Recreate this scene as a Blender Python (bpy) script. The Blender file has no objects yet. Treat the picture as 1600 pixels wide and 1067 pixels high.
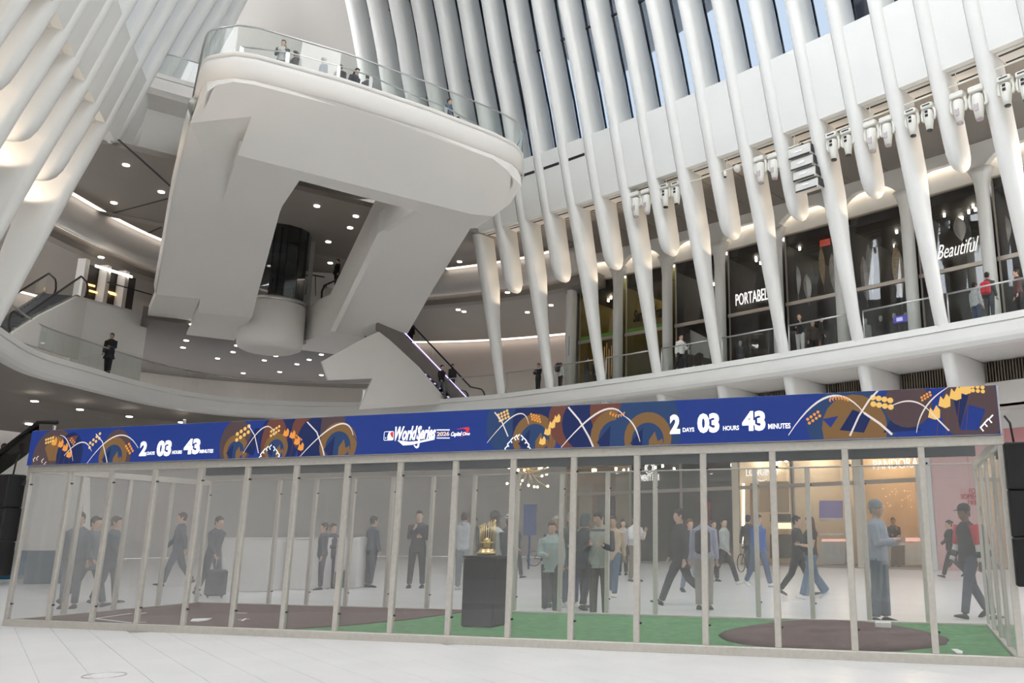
import bpy, bmesh, math, random
from mathutils import Vector, Matrix
from math import sin, cos, pi, radians, atan2, sqrt
random.seed(7)
S = bpy.context.scene
COL = S.collection

# ------------------------------------------------------------------ camera
F, CX, CY, PITCH, EYE = 1311.0, 1010.0, 533.5, radians(13.1), 1.3
cam_d = bpy.data.cameras.new('camera')
cam = bpy.data.objects.new('camera', cam_d)
COL.objects.link(cam)
cam_d.sensor_width = 36.0
cam_d.lens = F / 1600.0 * 36.0
cam_d.shift_x = (800.0 - CX) / 1600.0
cam.location = (0, 0, EYE)
cam.rotation_euler = (pi / 2 + PITCH, 0, 0)
cam_d.clip_end = 2000
S.camera = cam
# ------------------------------------------------------------------ world, lights, exposure
W = bpy.data.worlds.new('overcast_sky')
S.world = W
W.use_nodes = True
nt = W.node_tree
bg = nt.nodes['Background']
tc = nt.nodes.new('ShaderNodeTexCoord')
sx = nt.nodes.new('ShaderNodeSeparateXYZ')
rp = nt.nodes.new('ShaderNodeValToRGB')
nt.links.new(tc.outputs['Generated'], sx.inputs[0])
nt.links.new(sx.outputs['Z'], rp.inputs[0])
rp.color_ramp.elements[0].position = 0.0
rp.color_ramp.elements[0].color = (0.93, 0.95, 1.0, 1)
rp.color_ramp.elements[1].position = 0.9
rp.color_ramp.elements[1].color = (1.0, 0.985, 0.96, 1)
nt.links.new(rp.outputs[0], bg.inputs[0])
bg.inputs[1].default_value = 10.6
S.view_settings.view_transform = 'Standard'
S.view_settings.look = 'None'
S.view_settings.gamma = 1.0
S.view_settings.use_curve_mapping = False
S.view_settings.exposure = 0.0
S.cycles.transparent_max_bounces = 40
S.cycles.max_bounces = 9
S.cycles.diffuse_bounces = 6
S.cycles.sample_clamp_indirect = 6.0

# ------------------------------------------------------------------ frames of reference
A2 = Vector((-sin(radians(38)), cos(radians(38))))      # long axis of the hall
N2 = Vector((A2.y, -A2.x))                              # across it, towards the shops
C2 = Vector((-14.45, 35.4))
def LC(a, n, z):
    p = C2 + A2 * a + N2 * n
    return Vector((p.x, p.y, z))
def ray(px, py):
    u = (px - CX) / F; v = -(py - CY) / F
    return Vector((u, cos(PITCH) - v * sin(PITCH), sin(PITCH) + v * cos(PITCH)))
EYEP = Vector((0, 0, EYE))
def at_z(px, py, z):
    r = ray(px, py); return EYEP + r * ((z - EYE) / r.z)
def at_y(px, py, y):
    r = ray(px, py); return EYEP + r * (y / r.y)
def at_slope(px, py, a0, z0, m):            # plane z = z0 + m (a - a0), a along the hall
    r = ray(px, py); ra = r.x * A2.x + r.y * A2.y
    oa = -(C2.x * A2.x + C2.y * A2.y)
    t = (z0 + m * (oa - a0) - EYE) / (r.z - m * ra)
    return EYEP + r * t
def at_a(px, py, a):
    r = ray(px, py); ra = r.x * A2.x + r.y * A2.y
    oa = -(C2.x * A2.x + C2.y * A2.y)
    return EYEP + r * ((a - oa) / ra)
def at_n(px, py, n):
    r = ray(px, py); rn = r.x * N2.x + r.y * N2.y
    on = -(C2.x * N2.x + C2.y * N2.y)
    return EYEP + r * ((n - on) / rn)
def pix(p):
    z = p[2] - EYE
    d = p[1] * cos(PITCH) + z * sin(PITCH); v = -p[1] * sin(PITCH) + z * cos(PITCH)
    return (CX + F * p[0] / d, CY - F * v / d)

# ------------------------------------------------------------------ materials
MATS = {}
def mat(name, col=(0.8, 0.8, 0.8), rough=0.55, metal=0.0, emit=None, estr=1.0, noise=0.0, nscale=3.0, bump=0.0, bscale=40.0, spec=0.4):
    if name in MATS: return MATS[name]
    m = bpy.data.materials.new(name); m.use_nodes = True
    t = m.node_tree; b = t.nodes['Principled BSDF']
    b.inputs['Base Color'].default_value = (*col, 1)
    b.inputs['Roughness'].default_value = rough
    b.inputs['Metallic'].default_value = metal
    b.inputs['Specular IOR Level'].default_value = spec
    if emit:
        b.inputs['Emission Color'].default_value = (*emit, 1)
        b.inputs['Emission Strength'].default_value = estr
    if noise or bump:
        tcn = t.nodes.new('ShaderNodeTexCoord')
    if noise:
        n = t.nodes.new('ShaderNodeTexNoise'); n.inputs['Scale'].default_value = nscale; n.inputs['Detail'].default_value = 5
        t.links.new(tcn.outputs['Object'], n.inputs['Vector'])
        r = t.nodes.new('ShaderNodeValToRGB')
        r.color_ramp.elements[0].position = 0.3; r.color_ramp.elements[1].position = 0.7
        r.color_ramp.elements[0].color = (*[max(0, c * (1 - noise)) for c in col], 1)
        r.color_ramp.elements[1].color = (*[min(1, c * (1 + noise)) for c in col], 1)
        t.links.new(n.outputs['Fac'], r.inputs[0]); t.links.new(r.outputs[0], b.inputs['Base Color'])
    if bump:
        n2 = t.nodes.new('ShaderNodeTexNoise'); n2.inputs['Scale'].default_value = bscale; n2.inputs['Detail'].default_value = 4
        t.links.new(tcn.outputs['Object'], n2.inputs['Vector'])
        bp = t.nodes.new('ShaderNodeBump'); bp.inputs['Strength'].default_value = bump; bp.inputs['Distance'].default_value = 0.02
        t.links.new(n2.outputs['Fac'], bp.inputs['Height']); t.links.new(bp.outputs[0], b.inputs['Normal'])
    MATS[name] = m
    return m
def glass(name, tint=(1, 1, 1), rough=0.02, refl=1.0, haze=0.0, hazecol=(0.8, 0.8, 0.8)):
    """thin pane: clear, reflecting by Fresnel, optionally with pale haze for smudges and reflections"""
    if name in MATS: return MATS[name]
    m = bpy.data.materials.new(name); m.use_nodes = True
    t = m.node_tree; t.nodes.clear()
    out = t.nodes.new('ShaderNodeOutputMaterial')
    tr = t.nodes.new('ShaderNodeBsdfTransparent'); tr.inputs[0].default_value = (*tint, 1)
    gl = t.nodes.new('ShaderNodeBsdfGlossy'); gl.inputs[0].default_value = (1, 1, 1, 1); gl.inputs['Roughness'].default_value = rough
    lw = t.nodes.new('ShaderNodeLayerWeight'); lw.inputs[0].default_value = 0.5     # Schlick: 0.04 + 0.96 (1 - cos)^5, same from both faces
    pw = t.nodes.new('ShaderNodeMath'); pw.operation = 'POWER'; pw.inputs[1].default_value = 5.0
    ma = t.nodes.new('ShaderNodeMath'); ma.operation = 'MULTIPLY_ADD'; ma.inputs[1].default_value = 0.96 * refl; ma.inputs[2].default_value = 0.04 * refl
    mx = t.nodes.new('ShaderNodeMixShader')
    t.links.new(lw.outputs['Facing'], pw.inputs[0]); t.links.new(pw.outputs[0], ma.inputs[0]); t.links.new(ma.outputs[0], mx.inputs[0])
    base = tr
    if haze:
        df = t.nodes.new('ShaderNodeBsdfDiffuse'); df.inputs[0].default_value = (*hazecol, 1)
        m2 = t.nodes.new('ShaderNodeMixShader')          # smudges and hall reflections put in as pale diffuse, stronger at a slant
        p2 = t.nodes.new('ShaderNodeMath'); p2.operation = 'POWER'; p2.inputs[1].default_value = 1.6
        a2 = t.nodes.new('ShaderNodeMath'); a2.operation = 'MULTIPLY_ADD'; a2.inputs[1].default_value = haze * 9; a2.inputs[2].default_value = haze
        t.links.new(lw.outputs['Facing'], p2.inputs[0]); t.links.new(p2.outputs[0], a2.inputs[0]); t.links.new(a2.outputs[0], m2.inputs[0])
        t.links.new(tr.outputs[0], m2.inputs[1]); t.links.new(df.outputs[0], m2.inputs[2]); base = m2
    t.links.new(base.outputs[0], mx.inputs[1]); t.links.new(gl.outputs[0], mx.inputs[2]); t.links.new(mx.outputs[0], out.inputs[0])
    MATS[name] = m
    return m
WHITE = mat('white_painted_steel', (0.80, 0.80, 0.78), 0.45, noise=0.02, nscale=0.6)
PLASTER = mat('white_plaster', (0.74, 0.72, 0.69), 0.7, noise=0.03, nscale=0.4)
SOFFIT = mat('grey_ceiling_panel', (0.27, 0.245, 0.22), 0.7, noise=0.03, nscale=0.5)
SEAM = mat('dark_joint', (0.06, 0.06, 0.06), 0.8)
MARBLE = mat('white_marble', (0.70, 0.70, 0.71), 0.30, noise=0.035, nscale=1.3, spec=0.5)
ALU = mat('brushed_aluminium', (0.66, 0.63, 0.58), 0.42, metal=0.6, noise=0.05, nscale=20)
STEEL = mat('satin_steel', (0.55, 0.55, 0.55), 0.3, metal=0.9)
DARKMETAL = mat('dark_metal', (0.05, 0.05, 0.055), 0.4, metal=0.3)
BLACK = mat('matt_black', (0.012, 0.012, 0.013), 0.55)
LAMPW = mat('lamp_white', (1, 1, 1), 0.5, emit=(1.0, 0.93, 0.82), estr=6.0)
LAMPFILL = mat('lamp_white_fill', (1, 1, 1), 0.5, emit=(1.0, 0.92, 0.82), estr=26.0)
COVE = mat('cove_lamp', (1, 1, 1), 0.5, emit=(1.0, 0.80, 0.60), estr=4.0)
RAILGLASS = glass('rail_glass', (0.93, 0.95, 0.94), 0.01, 0.55)
SHOPGLASS = glass('shop_glass', (0.94, 0.95, 0.95), 0.01, 0.9)
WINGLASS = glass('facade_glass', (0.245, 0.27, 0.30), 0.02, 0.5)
BOOSTGLASS = glass('facade_glass_light_boost', (0.80, 0.82, 0.84), 0.02, 0.5)  # clearer tint for the left wall only, to let more daylight in

# ------------------------------------------------------------------ mesh builder
class MB:
    def __init__(s): s.v = []; s.f = []; s.m = []; s.sm = []
    def add(s, vs, fs, mi=0, smooth=False):
        o = len(s.v); s.v += [Vector(v) for v in vs]
        for f in fs:
            s.f.append([i + o for i in f]); s.m.append(mi); s.sm.append(smooth)
        return s
    def box(s, c, size, x=(1, 0, 0), y=(0, 1, 0), z=(0, 0, 1), mi=0):
        c = Vector(c); x = Vector(x).normalized() * size[0] / 2; y = Vector(y).normalized() * size[1] / 2; z = Vector(z).normalized() * size[2] / 2
        vs = [c + x * i + y * j + z * k for k in (-1, 1) for j in (-1, 1) for i in (-1, 1)]
        fs = [(0, 2, 3, 1), (4, 5, 7, 6), (0, 1, 5, 4), (2, 6, 7, 3), (0, 4, 6, 2), (1, 3, 7, 5)]
        return s.add(vs, fs, mi)
    def bbox(s, c, size, x=(1, 0, 0), y=(0, 1, 0), z=(0, 0, 1), bev=0.02, mi=0):
        """box with chamfered vertical and top edges"""
        c = Vector(c); X = Vector(x).normalized(); Y = Vector(y).normalized(); Z = Vector(z).normalized()
        a, b, h = size[0] / 2, size[1] / 2, size[2] / 2
        def ring(dx, zz):
            q = []
            for sx_, sy_ in ((1, 1), (-1, 1), (-1, -1), (1, -1)):
                p1 = (sx_ * (a - dx), sy_ * (b - dx - bev)); p2 = (sx_ * (a - dx - bev), sy_ * (b - dx))
                q += [p1, p2] if sx_ * sy_ > 0 else [p2, p1]
            return [c + X * u + Y * v + Z * zz for u, v in q]
        rs = [ring(bev, -h), ring(0, -h + bev), ring(0, h - bev), ring(bev, h)]
        vs = sum(rs, []); fs = []
        for k in range(3):
            for i in range(8):
                j = (i + 1) % 8; fs.append((k * 8 + i, k * 8 + j, (k + 1) * 8 + j, (k + 1) * 8 + i))
        fs.append(tuple(range(7, -1, -1))); fs.append(tuple(range(24, 32)))
        return s.add(vs, fs, mi)
    def tube(s, pts, r, n=8, cap=True, mi=0, smooth=True, closed=False, flat=1.0):
        pts = [Vector(p) for p in pts]; m = len(pts); rr = r if isinstance(r, (list, tuple)) else [r] * m
        vs = []; up = None
        for i, p in enumerate(pts):
            if closed: d = pts[(i + 1) % m] - pts[i - 1]
            else: d = pts[min(i + 1, m - 1)] - pts[max(i - 1, 0)]
            d = d.normalized() if d.length > 1e-9 else Vector((0, 0, 1))
            if up is None: up = Vector((0, 0, 1)) if abs(d.z) < 0.9 else Vector((1, 0, 0))
            x = d.cross(up)
            if x.length < 1e-6: x = d.cross(Vector((0, 1, 0)))
            x.normalize(); y = x.cross(d).normalized(); up = y
            for k in range(n):
                t = 2 * pi * k / n; vs.append(p + x * cos(t) * rr[i] + y * sin(t) * rr[i] * flat)
        fs = []
        for i in range(m if closed else m - 1):
            j = (i + 1) % m
            for k in range(n):
                l = (k + 1) % n; fs.append((i * n + k, i * n + l, j * n + l, j * n + k))
        if cap and not closed:
            fs.append(tuple(range(n - 1, -1, -1))); fs.append(tuple((m - 1) * n + k for k in range(n)))
        return s.add(vs, fs, mi, smooth)
    def lathe(s, prof, c=(0, 0, 0), n=16, mi=0, smooth=True, axis=(0, 0, 1), cap=True, arc=None):
        c = Vector(c); z = Vector(axis).normalized(); x = z.orthogonal().normalized(); y = z.cross(x)
        vs = []
        for r, h in prof:
            for k in range(n):
                t = 2 * pi * k / n; vs.append(c + z * h + (x * cos(t) + y * sin(t)) * r)
        fs = []
        for i in range(len(prof) - 1):
            for k in range(n):
                l = (k + 1) % n; fs.append((i * n + k, i * n + l, (i + 1) * n + l, (i + 1) * n + k))
        if cap:
            fs.append(tuple(range(n - 1, -1, -1))); fs.append(tuple((len(prof) - 1) * n + k for k in range(n)))
        return s.add(vs, fs, mi, smooth)
    def loft(s, rings, mi=0, smooth=True, close=True, cap=True):
        n = len(rings[0]); vs = sum([list(r) for r in rings], []); fs = []
        for i in range(len(rings) - 1):
            for k in range(n if close else n - 1):
                l = (k + 1) % n; fs.append((i * n + k, i * n + l, (i + 1) * n + l, (i + 1) * n + k))
        if cap and close:
            fs.append(tuple(range(n - 1, -1, -1))); fs.append(tuple((len(rings) - 1) * n + k for k in range(n)))
        return s.add(vs, fs, mi, smooth)
    def prism(s, poly, off, mi=0, smooth=False):
        """polygon (3-D points) thickened by the vector off"""
        n = len(poly); off = Vector(off); vs = [Vector(p) for p in poly] + [Vector(p) + off for p in poly]
        fs = [tuple(range(n - 1, -1, -1)), tuple(range(n, 2 * n))]
        for i in range(n):
            j = (i + 1) % n; fs.append((i, j, n + j, n + i))
        return s.add(vs, fs, mi, smooth)
    def quad(s, a, b, c, d, mi=0): return s.add([a, b, c, d], [(0, 1, 2, 3)], mi)
    def ball(s, c, r, n=8, mi=0, sc=(1, 1, 1)):
        c = Vector(c); vs = [c + Vector((0, 0, r * sc[2]))]; fs = []
        h = max(3, n // 2)
        for i in range(1, h):
            ph = pi * i / h
            for k in range(n):
                t = 2 * pi * k / n; vs.append(c + Vector((r * sc[0] * sin(ph) * cos(t), r * sc[1] * sin(ph) * sin(t), r * sc[2] * cos(ph))))
        vs.append(c - Vector((0, 0, r * sc[2]))); L = len(vs) - 1
        for k in range(n):
            l = (k + 1) % n; fs.append((0, 1 + k, 1 + l)); fs.append((L, L - n + l, L - n + k))
            for i in range(h - 2):
                fs.append((1 + i * n + k, 1 + (i + 1) * n + k, 1 + (i + 1) * n + l, 1 + i * n + l))
        return s.add(vs, fs, mi, True)
    def mesh(s, name, mats, org=None):
        me = bpy.data.meshes.new(name)
        o = Vector(org) if org is not None else Vector((0, 0, 0))
        me.from_pydata([tuple(v - o) for v in s.v], [], s.f)
        for m in (mats if isinstance(mats, (list, tuple)) else [mats]): me.materials.append(m)
        me.polygons.foreach_set('material_index', s.m); me.polygons.foreach_set('use_smooth', s.sm)
        bm = bmesh.new(); bm.from_mesh(me); bmesh.ops.recalc_face_normals(bm, faces=bm.faces); bm.to_mesh(me); bm.free()
        me.update()
        return me
    def build(s, name, mats, parent=None, org=None):
        """link as ONE object; a child takes its parent's origin"""
        if parent is not None and org is None: org = parent.get('_o', (0, 0, 0))
        me = s.mesh(name, mats, org)
        o = bpy.data.objects.new(name, me); COL.objects.link(o)
        if parent is not None: o.parent = parent
        elif org is not None: o.location = org; o['_o'] = tuple(org)
        return o
def child(name, me, parent):
    o = bpy.data.objects.new(name, me); COL.objects.link(o); o.parent = parent; return o
def empty(name, loc, label=None, cat=None, group=None):
    o = bpy.data.objects.new(name, None); COL.objects.link(o); o.location = loc; o['_o'] = tuple(loc)
    o.empty_display_size = 0.2
    return tag(o, label, cat, group)
def tag(o, label=None, cat=None, group=None, kind=None):
    if label: o['label'] = label
    if cat: o['category'] = cat
    if group: o['group'] = group
    if kind: o['kind'] = kind
    return o
def struct(o, label=None): o['kind'] = 'structure'; return tag(o, label)
def stuff(o): o['kind'] = 'stuff'; return o
def text_mesh(txt, size=1.0, bold=0.0, shear=0.0, extrude=0.0, spacing=1.0, align='CENTER'):
    c = bpy.data.curves.new('lettering', 'FONT'); c.body = txt; c.size = size; c.offset = bold; c.shear = shear
    c.extrude = extrude; c.space_character = spacing; c.align_x = align; c.align_y = 'BOTTOM_BASELINE'; c.resolution_u = 3
    o = bpy.data.objects.new('lettering', c); COL.objects.link(o)
    bpy.context.view_layer.update()
    me = bpy.data.meshes.new_from_object(o.evaluated_get(bpy.context.evaluated_depsgraph_get()))
    bpy.data.objects.remove(o); bpy.data.curves.remove(c)
    return me
def lettering(txt, parent, pos, right, up, height, material, name='lettering', bold=0.0, shear=0.0, depth=0.02, width=None, align='CENTER'):
    """writing built as flat raised letters; pos = middle of the base line"""
    me = text_mesh(txt, 1.0, bold, shear, 0.0, align=align)
    xs = [v.co.x for v in me.vertices]; ys = [v.co.y for v in me.vertices]
    w0, h0 = max(xs) - min(xs), max(max(ys), 0.01)
    ky = height / h0; kx = (width / w0) if width else ky
    R = Vector(right).normalized(); U = Vector(up).normalized(); Nn = R.cross(U)
    o = Vector(parent.get('_o', (0, 0, 0)))
    xm = (max(xs) + min(xs)) / 2 if align == 'CENTER' else min(xs)
    n = len(me.vertices)
    bm = bmesh.new(); bm.from_mesh(me)
    r = bmesh.ops.extrude_face_region(bm, geom=bm.faces[:])
    for e in r['geom']:
        if isinstance(e, bmesh.types.BMVert): e.co.z += 1.0
    for v in bm.verts:
        v.co = Vector(pos) + R * ((v.co.x - xm) * kx) + U * (v.co.y * ky) + Nn * (v.co.z * depth) - o
    bmesh.ops.recalc_face_normals(bm, faces=bm.faces)
    bm.to_mesh(me); bm.free(); me.materials.clear(); me.materials.append(material); me.name = name
    return child(name, me, parent)

def interp(xs, ys, x):
    if x <= xs[0]: return ys[0] + (ys[1] - ys[0]) / (xs[1] - xs[0]) * (x - xs[0])
    for i in range(len(xs) - 1):
        if x <= xs[i + 1]: return ys[i] + (ys[i + 1] - ys[i]) * (x - xs[i]) / (xs[i + 1] - xs[i])
    return ys[-1]
# ================================================================== hall plan
LEFT_S, LEFT_IN = 2.0, 0.6                   # the facing wall stands a little nearer the camera
def rcurve(s, side=1):
    """mezzanine edge: point, outward normal, direction of growing s (s = 0 at the last long rib)"""
    if side < 0: s = s + LEFT_S
    th0 = radians(56.3); k = radians(0.46)
    n = 48; x, y = -7.87, 44.33; ds = s / n
    for i in range(n):
        th = th0 - k * (i + 0.5) * ds
        x += sin(th) * ds; y -= cos(th) * ds
    th = th0 - k * s
    p = Vector((x, y)); o = Vector((cos(th), sin(th))); d = Vector((sin(th), -cos(th)))
    if side < 0:
        p = p - o * LEFT_IN
        q = p - C2; p = C2 + A2 * q.dot(A2) - N2 * q.dot(N2)
        o = A2 * o.dot(A2) - N2 * o.dot(N2); d = A2 * d.dot(A2) - N2 * d.dot(N2)
    return p, o, d
def WP(side, s, o, z):
    p, n, d = rcurve(s, side); q = p + n * o
    return Vector((q.x, q.y, z))
UZ = ([-1, 0, 8.7, 13.9, 17.1, 20, 23.1, 25.5, 28.8, 34, 38], [-2.68, -2.4, 0, 1.45, 2.42, 3.2, 4.1, 4.95, 5.9, 7.9, 9.6])
def uz(z): return 0.25 * interp(*UZ, z - 0.7) + 0.5 * interp(*UZ, z) + 0.25 * interp(*UZ, z + 0.7)
ZS = 18.5                                     # level of the overlook's floor edge
def dp(z): return interp([0, 4.2, 6.0, 7.7, 7.78, 9.4, 12.5, 14.5, 17.0, 17.3, 38], [0.5, 0.7, 3.2, 3.3, 0.5, 0.42, 0.78, 1.2, 1.38, 1.45, 1.5], z)
def tk(z): return interp([0, 9, 13, 17, 38], [0.50, 0.50, 0.60, 0.60, 0.58], z)
def rib_ring(side, s, z, sc=1.0, dsc=1.0):
    p, n, d = rcurve(s, side)
    h = tk(z) / 2 * sc; D = dp(z) + (0.5 if side < 0 and 7.75 < z < 17.1 else 0.0); c0 = -uz(z); mid = c0 + D / 2; D *= dsc
    r = min(0.26, D / 2); out = []
    for k in range(7):
        t = pi * k / 6; out.append((h * cos(t) * (1 if 0 < k < 6 else 1), mid - D / 2 + r - r * sin(t)))
    for k in range(7):
        t = pi * k / 6; out.append((-h * cos(t), mid + D / 2 - r + r * sin(t)))
    return [Vector((p.x + d.x * a + n.x * b, p.y + d.y * a + n.y * b, z)) for a, b in out]
ZL = [6.1, 7.0, 7.70, 7.78, 8.7, 9.6, 11, 12.5, 13.5, 14.5, 15.8, 17.0, 17.3, 18.6, 20, 21.5, 23.1, 24.5, 26, 28, 30, 32.5, 35, 38]
KMAX = 27
def make_wall(side, name):
    S_END = KMAX * 1.7
    # root mesh: the sill shelf and the back of the white band, one continuous surface
    mb = MB(); rows = []
    for i in range(int((S_END + 6.8) / 1.7) + 1):
        s = -6.8 + 1.7 * i
        rows.append([WP(side, s, -uz(17.1) + 0.45, 17.12), WP(side, s, -uz(17.1) + 0.30, 17.12), WP(side, s, -uz(20) + 0.30, 19.98), WP(side, s, -uz(20) + 1.6, 19.98), WP(side, s, -uz(20) + 1.6, 19.7), WP(side, s, -uz(17.1) + 0.45, 17.4)])
    mb.loft(rows, smooth=False)
    root = struct(mb.build(name, WHITE))
    for k in range(-4, KMAX + 1):
        s = 1.7 * k; mb = MB()
        if k < 0: zs = [z for z in ZL if z > 17.5]; zs = [17.2] + zs; rings = [rib_ring(side, s, z) for z in zs]
        elif k % 2 == 0: rings = [rib_ring(side, s, z) for z in ZL if z > 6]
        else:
            rings = [rib_ring(side, s, z, a, b) for z, a, b in ((13.86, 0.12, 0.25), (13.89, 0.42, 0.52), (13.97, 0.68, 0.74), (14.12, 0.88, 0.88), (14.4, 0.98, 0.97), (14.8, 1, 1))]
            rings += [rib_ring(side, s, z) for z in ZL if z > 15]
        mb.loft(rings)
        mb.build('rib', WHITE, root)
    for k in range(-4, KMAX):
        mb = MB(); rs = []
        for z in (17.1, 18.0, 19.0, 20.0):
            a, b = 1.7 * k + 0.27, 1.7 * (k + 1) - 0.27; q = []
            for s in (a, b): q.append(WP(side, s, -uz(z) + 0.10, z))
            for s in (b, a): q.append(WP(side, s, -uz(z) + 0.30, z))
            rs.append(q)
        mb.loft(rs, smooth=False); mb.build('fascia_panel', WHITE, root)
    # glazing between the ribs, dark mullion beside every rib
    ZT = [20.0, 25.4, 30.6, 37.9]
    for k in range(-4, KMAX):
        a, b = 1.7 * k + 0.18, 1.7 * (k + 1) - 0.18
        for i in range(3):
            z0, z1 = ZT[i] + 0.04, ZT[i + 1] - 0.04; mb = MB()
            P = [WP(side, a, -uz(z0) + 1.36, z0), WP(side, b, -uz(z0) + 1.36, z0), WP(side, b, -uz(z1) + 1.36, z1), WP(side, a, -uz(z1) + 1.36, z1)]
            mb.prism(P, (WP(side, a, 1.0, 0) - WP(side, a, 0.975, 0)))
            mb.build('window_pane', WINGLASS if side > 0 or k < 3 else BOOSTGLASS, root)  # dark tint kept near the end so less light reaches the end wall
        mb = MB()
        for e, off in ((a, 0.10), (b, -0.17)):
            rr = []
            for z in (20, 22.5, 25.4, 28, 30.6, 33, 35.6, 37.9):
                c = WP(side, e + off, -uz(z) + 1.33, z); d_ = WP(side, e + off + 0.07, -uz(z) + 1.33, z) - c; n_ = WP(side, e + off, -uz(z) + 1.42, z) - c
                rr.append([c, c + d_, c + d_ + n_, c + n_])
            mb.loft(rr, smooth=False)
        for z in ZT[1:3]:
            p0, p1 = WP(side, a, -uz(z) + 1.31, z), WP(side, b, -uz(z) + 1.31, z); c = (p0 + p1) / 2
            mb.box(c, ((p1 - p0).length, 0.1, 0.1), x=p1 - p0, y=(p1 - p0).cross(Vector((0, 0, 1))), z=(0, 0, 1))
        mb.build('window_frame', DARKMETAL, root)
    return root
wall_right = make_wall(1, 'wall_right')
wall_left = make_wall(-1, 'wall_left')
# unseen roof shaped to cut daylight: narrow skylight on the spine, end closed over
for i, (n0, n1, a0_, a1__) in enumerate(((-26, -2.2, -62, -15), (2.2, 26, -62, -15), (-26, 26, -15, 14))):
    mb = MB(); mb.prism([LC(a0_, n0, 38.05), LC(a0_, n1, 38.05), LC(a1__, n1, 38.05), LC(a1__, n0, 38.05)], (0, 0, .3)); struct(mb.build('roof', WHITE))
for k in (2, 3, 4):                            # dark air slots in the white band near the overlook
    mb = MB(); a, b = 1.7 * k + 0.32, 1.7 * k + 1.38
    P = [WP(1, a, -uz(19.2) + 0.09, 19.16), WP(1, b, -uz(19.2) + 0.09, 19.16), WP(1, b, -uz(19.28) + 0.09, 19.29), WP(1, a, -uz(19.28) + 0.09, 19.29)]
    mb.prism(P, WP(1, a, 0.04, 0) - WP(1, a, 0, 0)); mb.build('air_slot', BLACK, wall_right)

# ------------------------------------------------------------------ floor: base slab and stone slabs near the case
mb = MB(); mb.box((-10, 30, -0.16), (150, 190, 0.30)); floor = struct(mb.build('floor', MARBLE))
fe = Vector((A2.x, A2.y, 0)); fd = Vector((N2.x, N2.y, 0)); g0 = Vector((-2.5, 10.0, 0))
CASE0 = at_z(8, 978, 0); CASE1 = at_z(1597, 1043, 0); CASED = (CASE1 - CASE0).normalized(); CASEB = Vector((-CASED.y, CASED.x, 0))
for i in range(-22, 24):
    for j in range(-4, 5):
        c = fd * (0.66 + 0.205 + 0.41 * i) + fe * (8.0 + 2.4 * (j + 0.37 * (i % 3)))
        if not (6.5 < c.y < 15 and (c - CASE0).dot(CASEB) < 0.6): continue
        d = pix((c.x, c.y, 0))
        if not (-150 < d[0] < 1750 and d[1] > 955): continue
        mb = MB(); mb.bbox(c + Vector((0, 0, -0.002)), (2.396, 0.405, 0.012), x=fe, y=fd, bev=0.001)
        mb.build('stone_slab', MARBLE, floor)
mb = MB(); mb.prism([CASE0 + CASED * u + CASEB * v + Vector((0, 0, -.006)) for u, v in ((-.5, -6), (15, -6), (14.5, 1.2), (-.02, 1.2))], (0, 0, .005)); mb.build('joint_bed', mat('stone_joint', (.45, .45, .45), .8), floor)
c = at_z(163, 1055, 0.006); mb = MB()
mb.tube([c + Vector((cos(t * pi / 12) * 0.185, sin(t * pi / 12) * 0.185, 0)) for t in range(24)], 0.006, 6, closed=True)
mb.build('drain_ring', STEEL, floor)

# ------------------------------------------------------------------ mezzanine: ring and side galleries
def catmull(P, n=6):
    out = []
    for i in range(len(P) - 1):
        p0, p1, p2, p3 = P[max(i - 1, 0)], P[i], P[i + 1], P[min(i + 2, len(P) - 1)]
        for k in range(n):
            t = k / n
            out.append(0.5 * ((2 * p1) + (p2 - p0) * t + (2 * p0 - 5 * p1 + 4 * p2 - p3) * t * t + (3 * p1 - p0 - 3 * p2 + p3) * t ** 3))
    out.append(P[-1]); return out
RINGP = [Vector(p) for p in ((-24.95, 33.6), (-25.0, 37.0), (-24.85, 40.6), (-24.2, 43.4), (-22.9, 45.3), (-21.2, 46.3), (-19.0, 46.95), (-16.4, 47.15), (-13.9, 46.75), (-11.6, 46.0), (-9.4, 45.1))]
LEFTP = [rcurve(1.7 * k, -1)[0] for k in range(26, -1, -1)]
RIGHTP = [rcurve(1.7 * k, 1)[0] for k in range(0, 27)]
EDGE = LEFTP + catmull([LEFTP[-1]] + RINGP + [RIGHTP[0]])[1:-1] + RIGHTP
def normals(P):
    out = []
    for i in range(len(P)):
        d = P[min(i + 1, len(P) - 1)] - P[max(i - 1, 0)]; d.normalize(); out.append(Vector((-d.y, d.x)))
    return out
EN = normals(EDGE)
# outward is to the left of the walking direction (left wall -> ring -> right wall goes clockwise seen from above)
if (EDGE[40] + EN[40] - C2).length < (EDGE[40] - C2).length: EN = [-n for n in EN]
def sweep(prof, i0=0, i1=None, closed=True, smooth=False, step=1):
    i1 = len(EDGE) if i1 is None else i1; mb = MB()
    mb.loft([[Vector((EDGE[i].x + EN[i].x * o, EDGE[i].y + EN[i].y * o, z)) for o, z in prof] for i in range(i0, i1, step)], smooth=smooth, close=closed, cap=closed)
    return mb
I_L = len(LEFTP) - 1; I_R = len(EDGE) - len(RIGHTP)
def EP(i, o, z): return Vector((EDGE[i].x + EN[i].x * o, EDGE[i].y + EN[i].y * o, z))
mez = struct(sweep([(0.12, 8.75), (0.12, 8.7), (9.0, 8.7), (9.0, 8.3), (3.0, 7.76), (0.32, 7.74), (0.12, 7.80), (0.02, 7.95), (0.0, 8.1), (0.0, 8.44), (0.07, 8.46), (0.07, 8.49), (0.0, 8.5), (0.02, 8.74)]).build('floor_mezzanine', WHITE))
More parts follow.
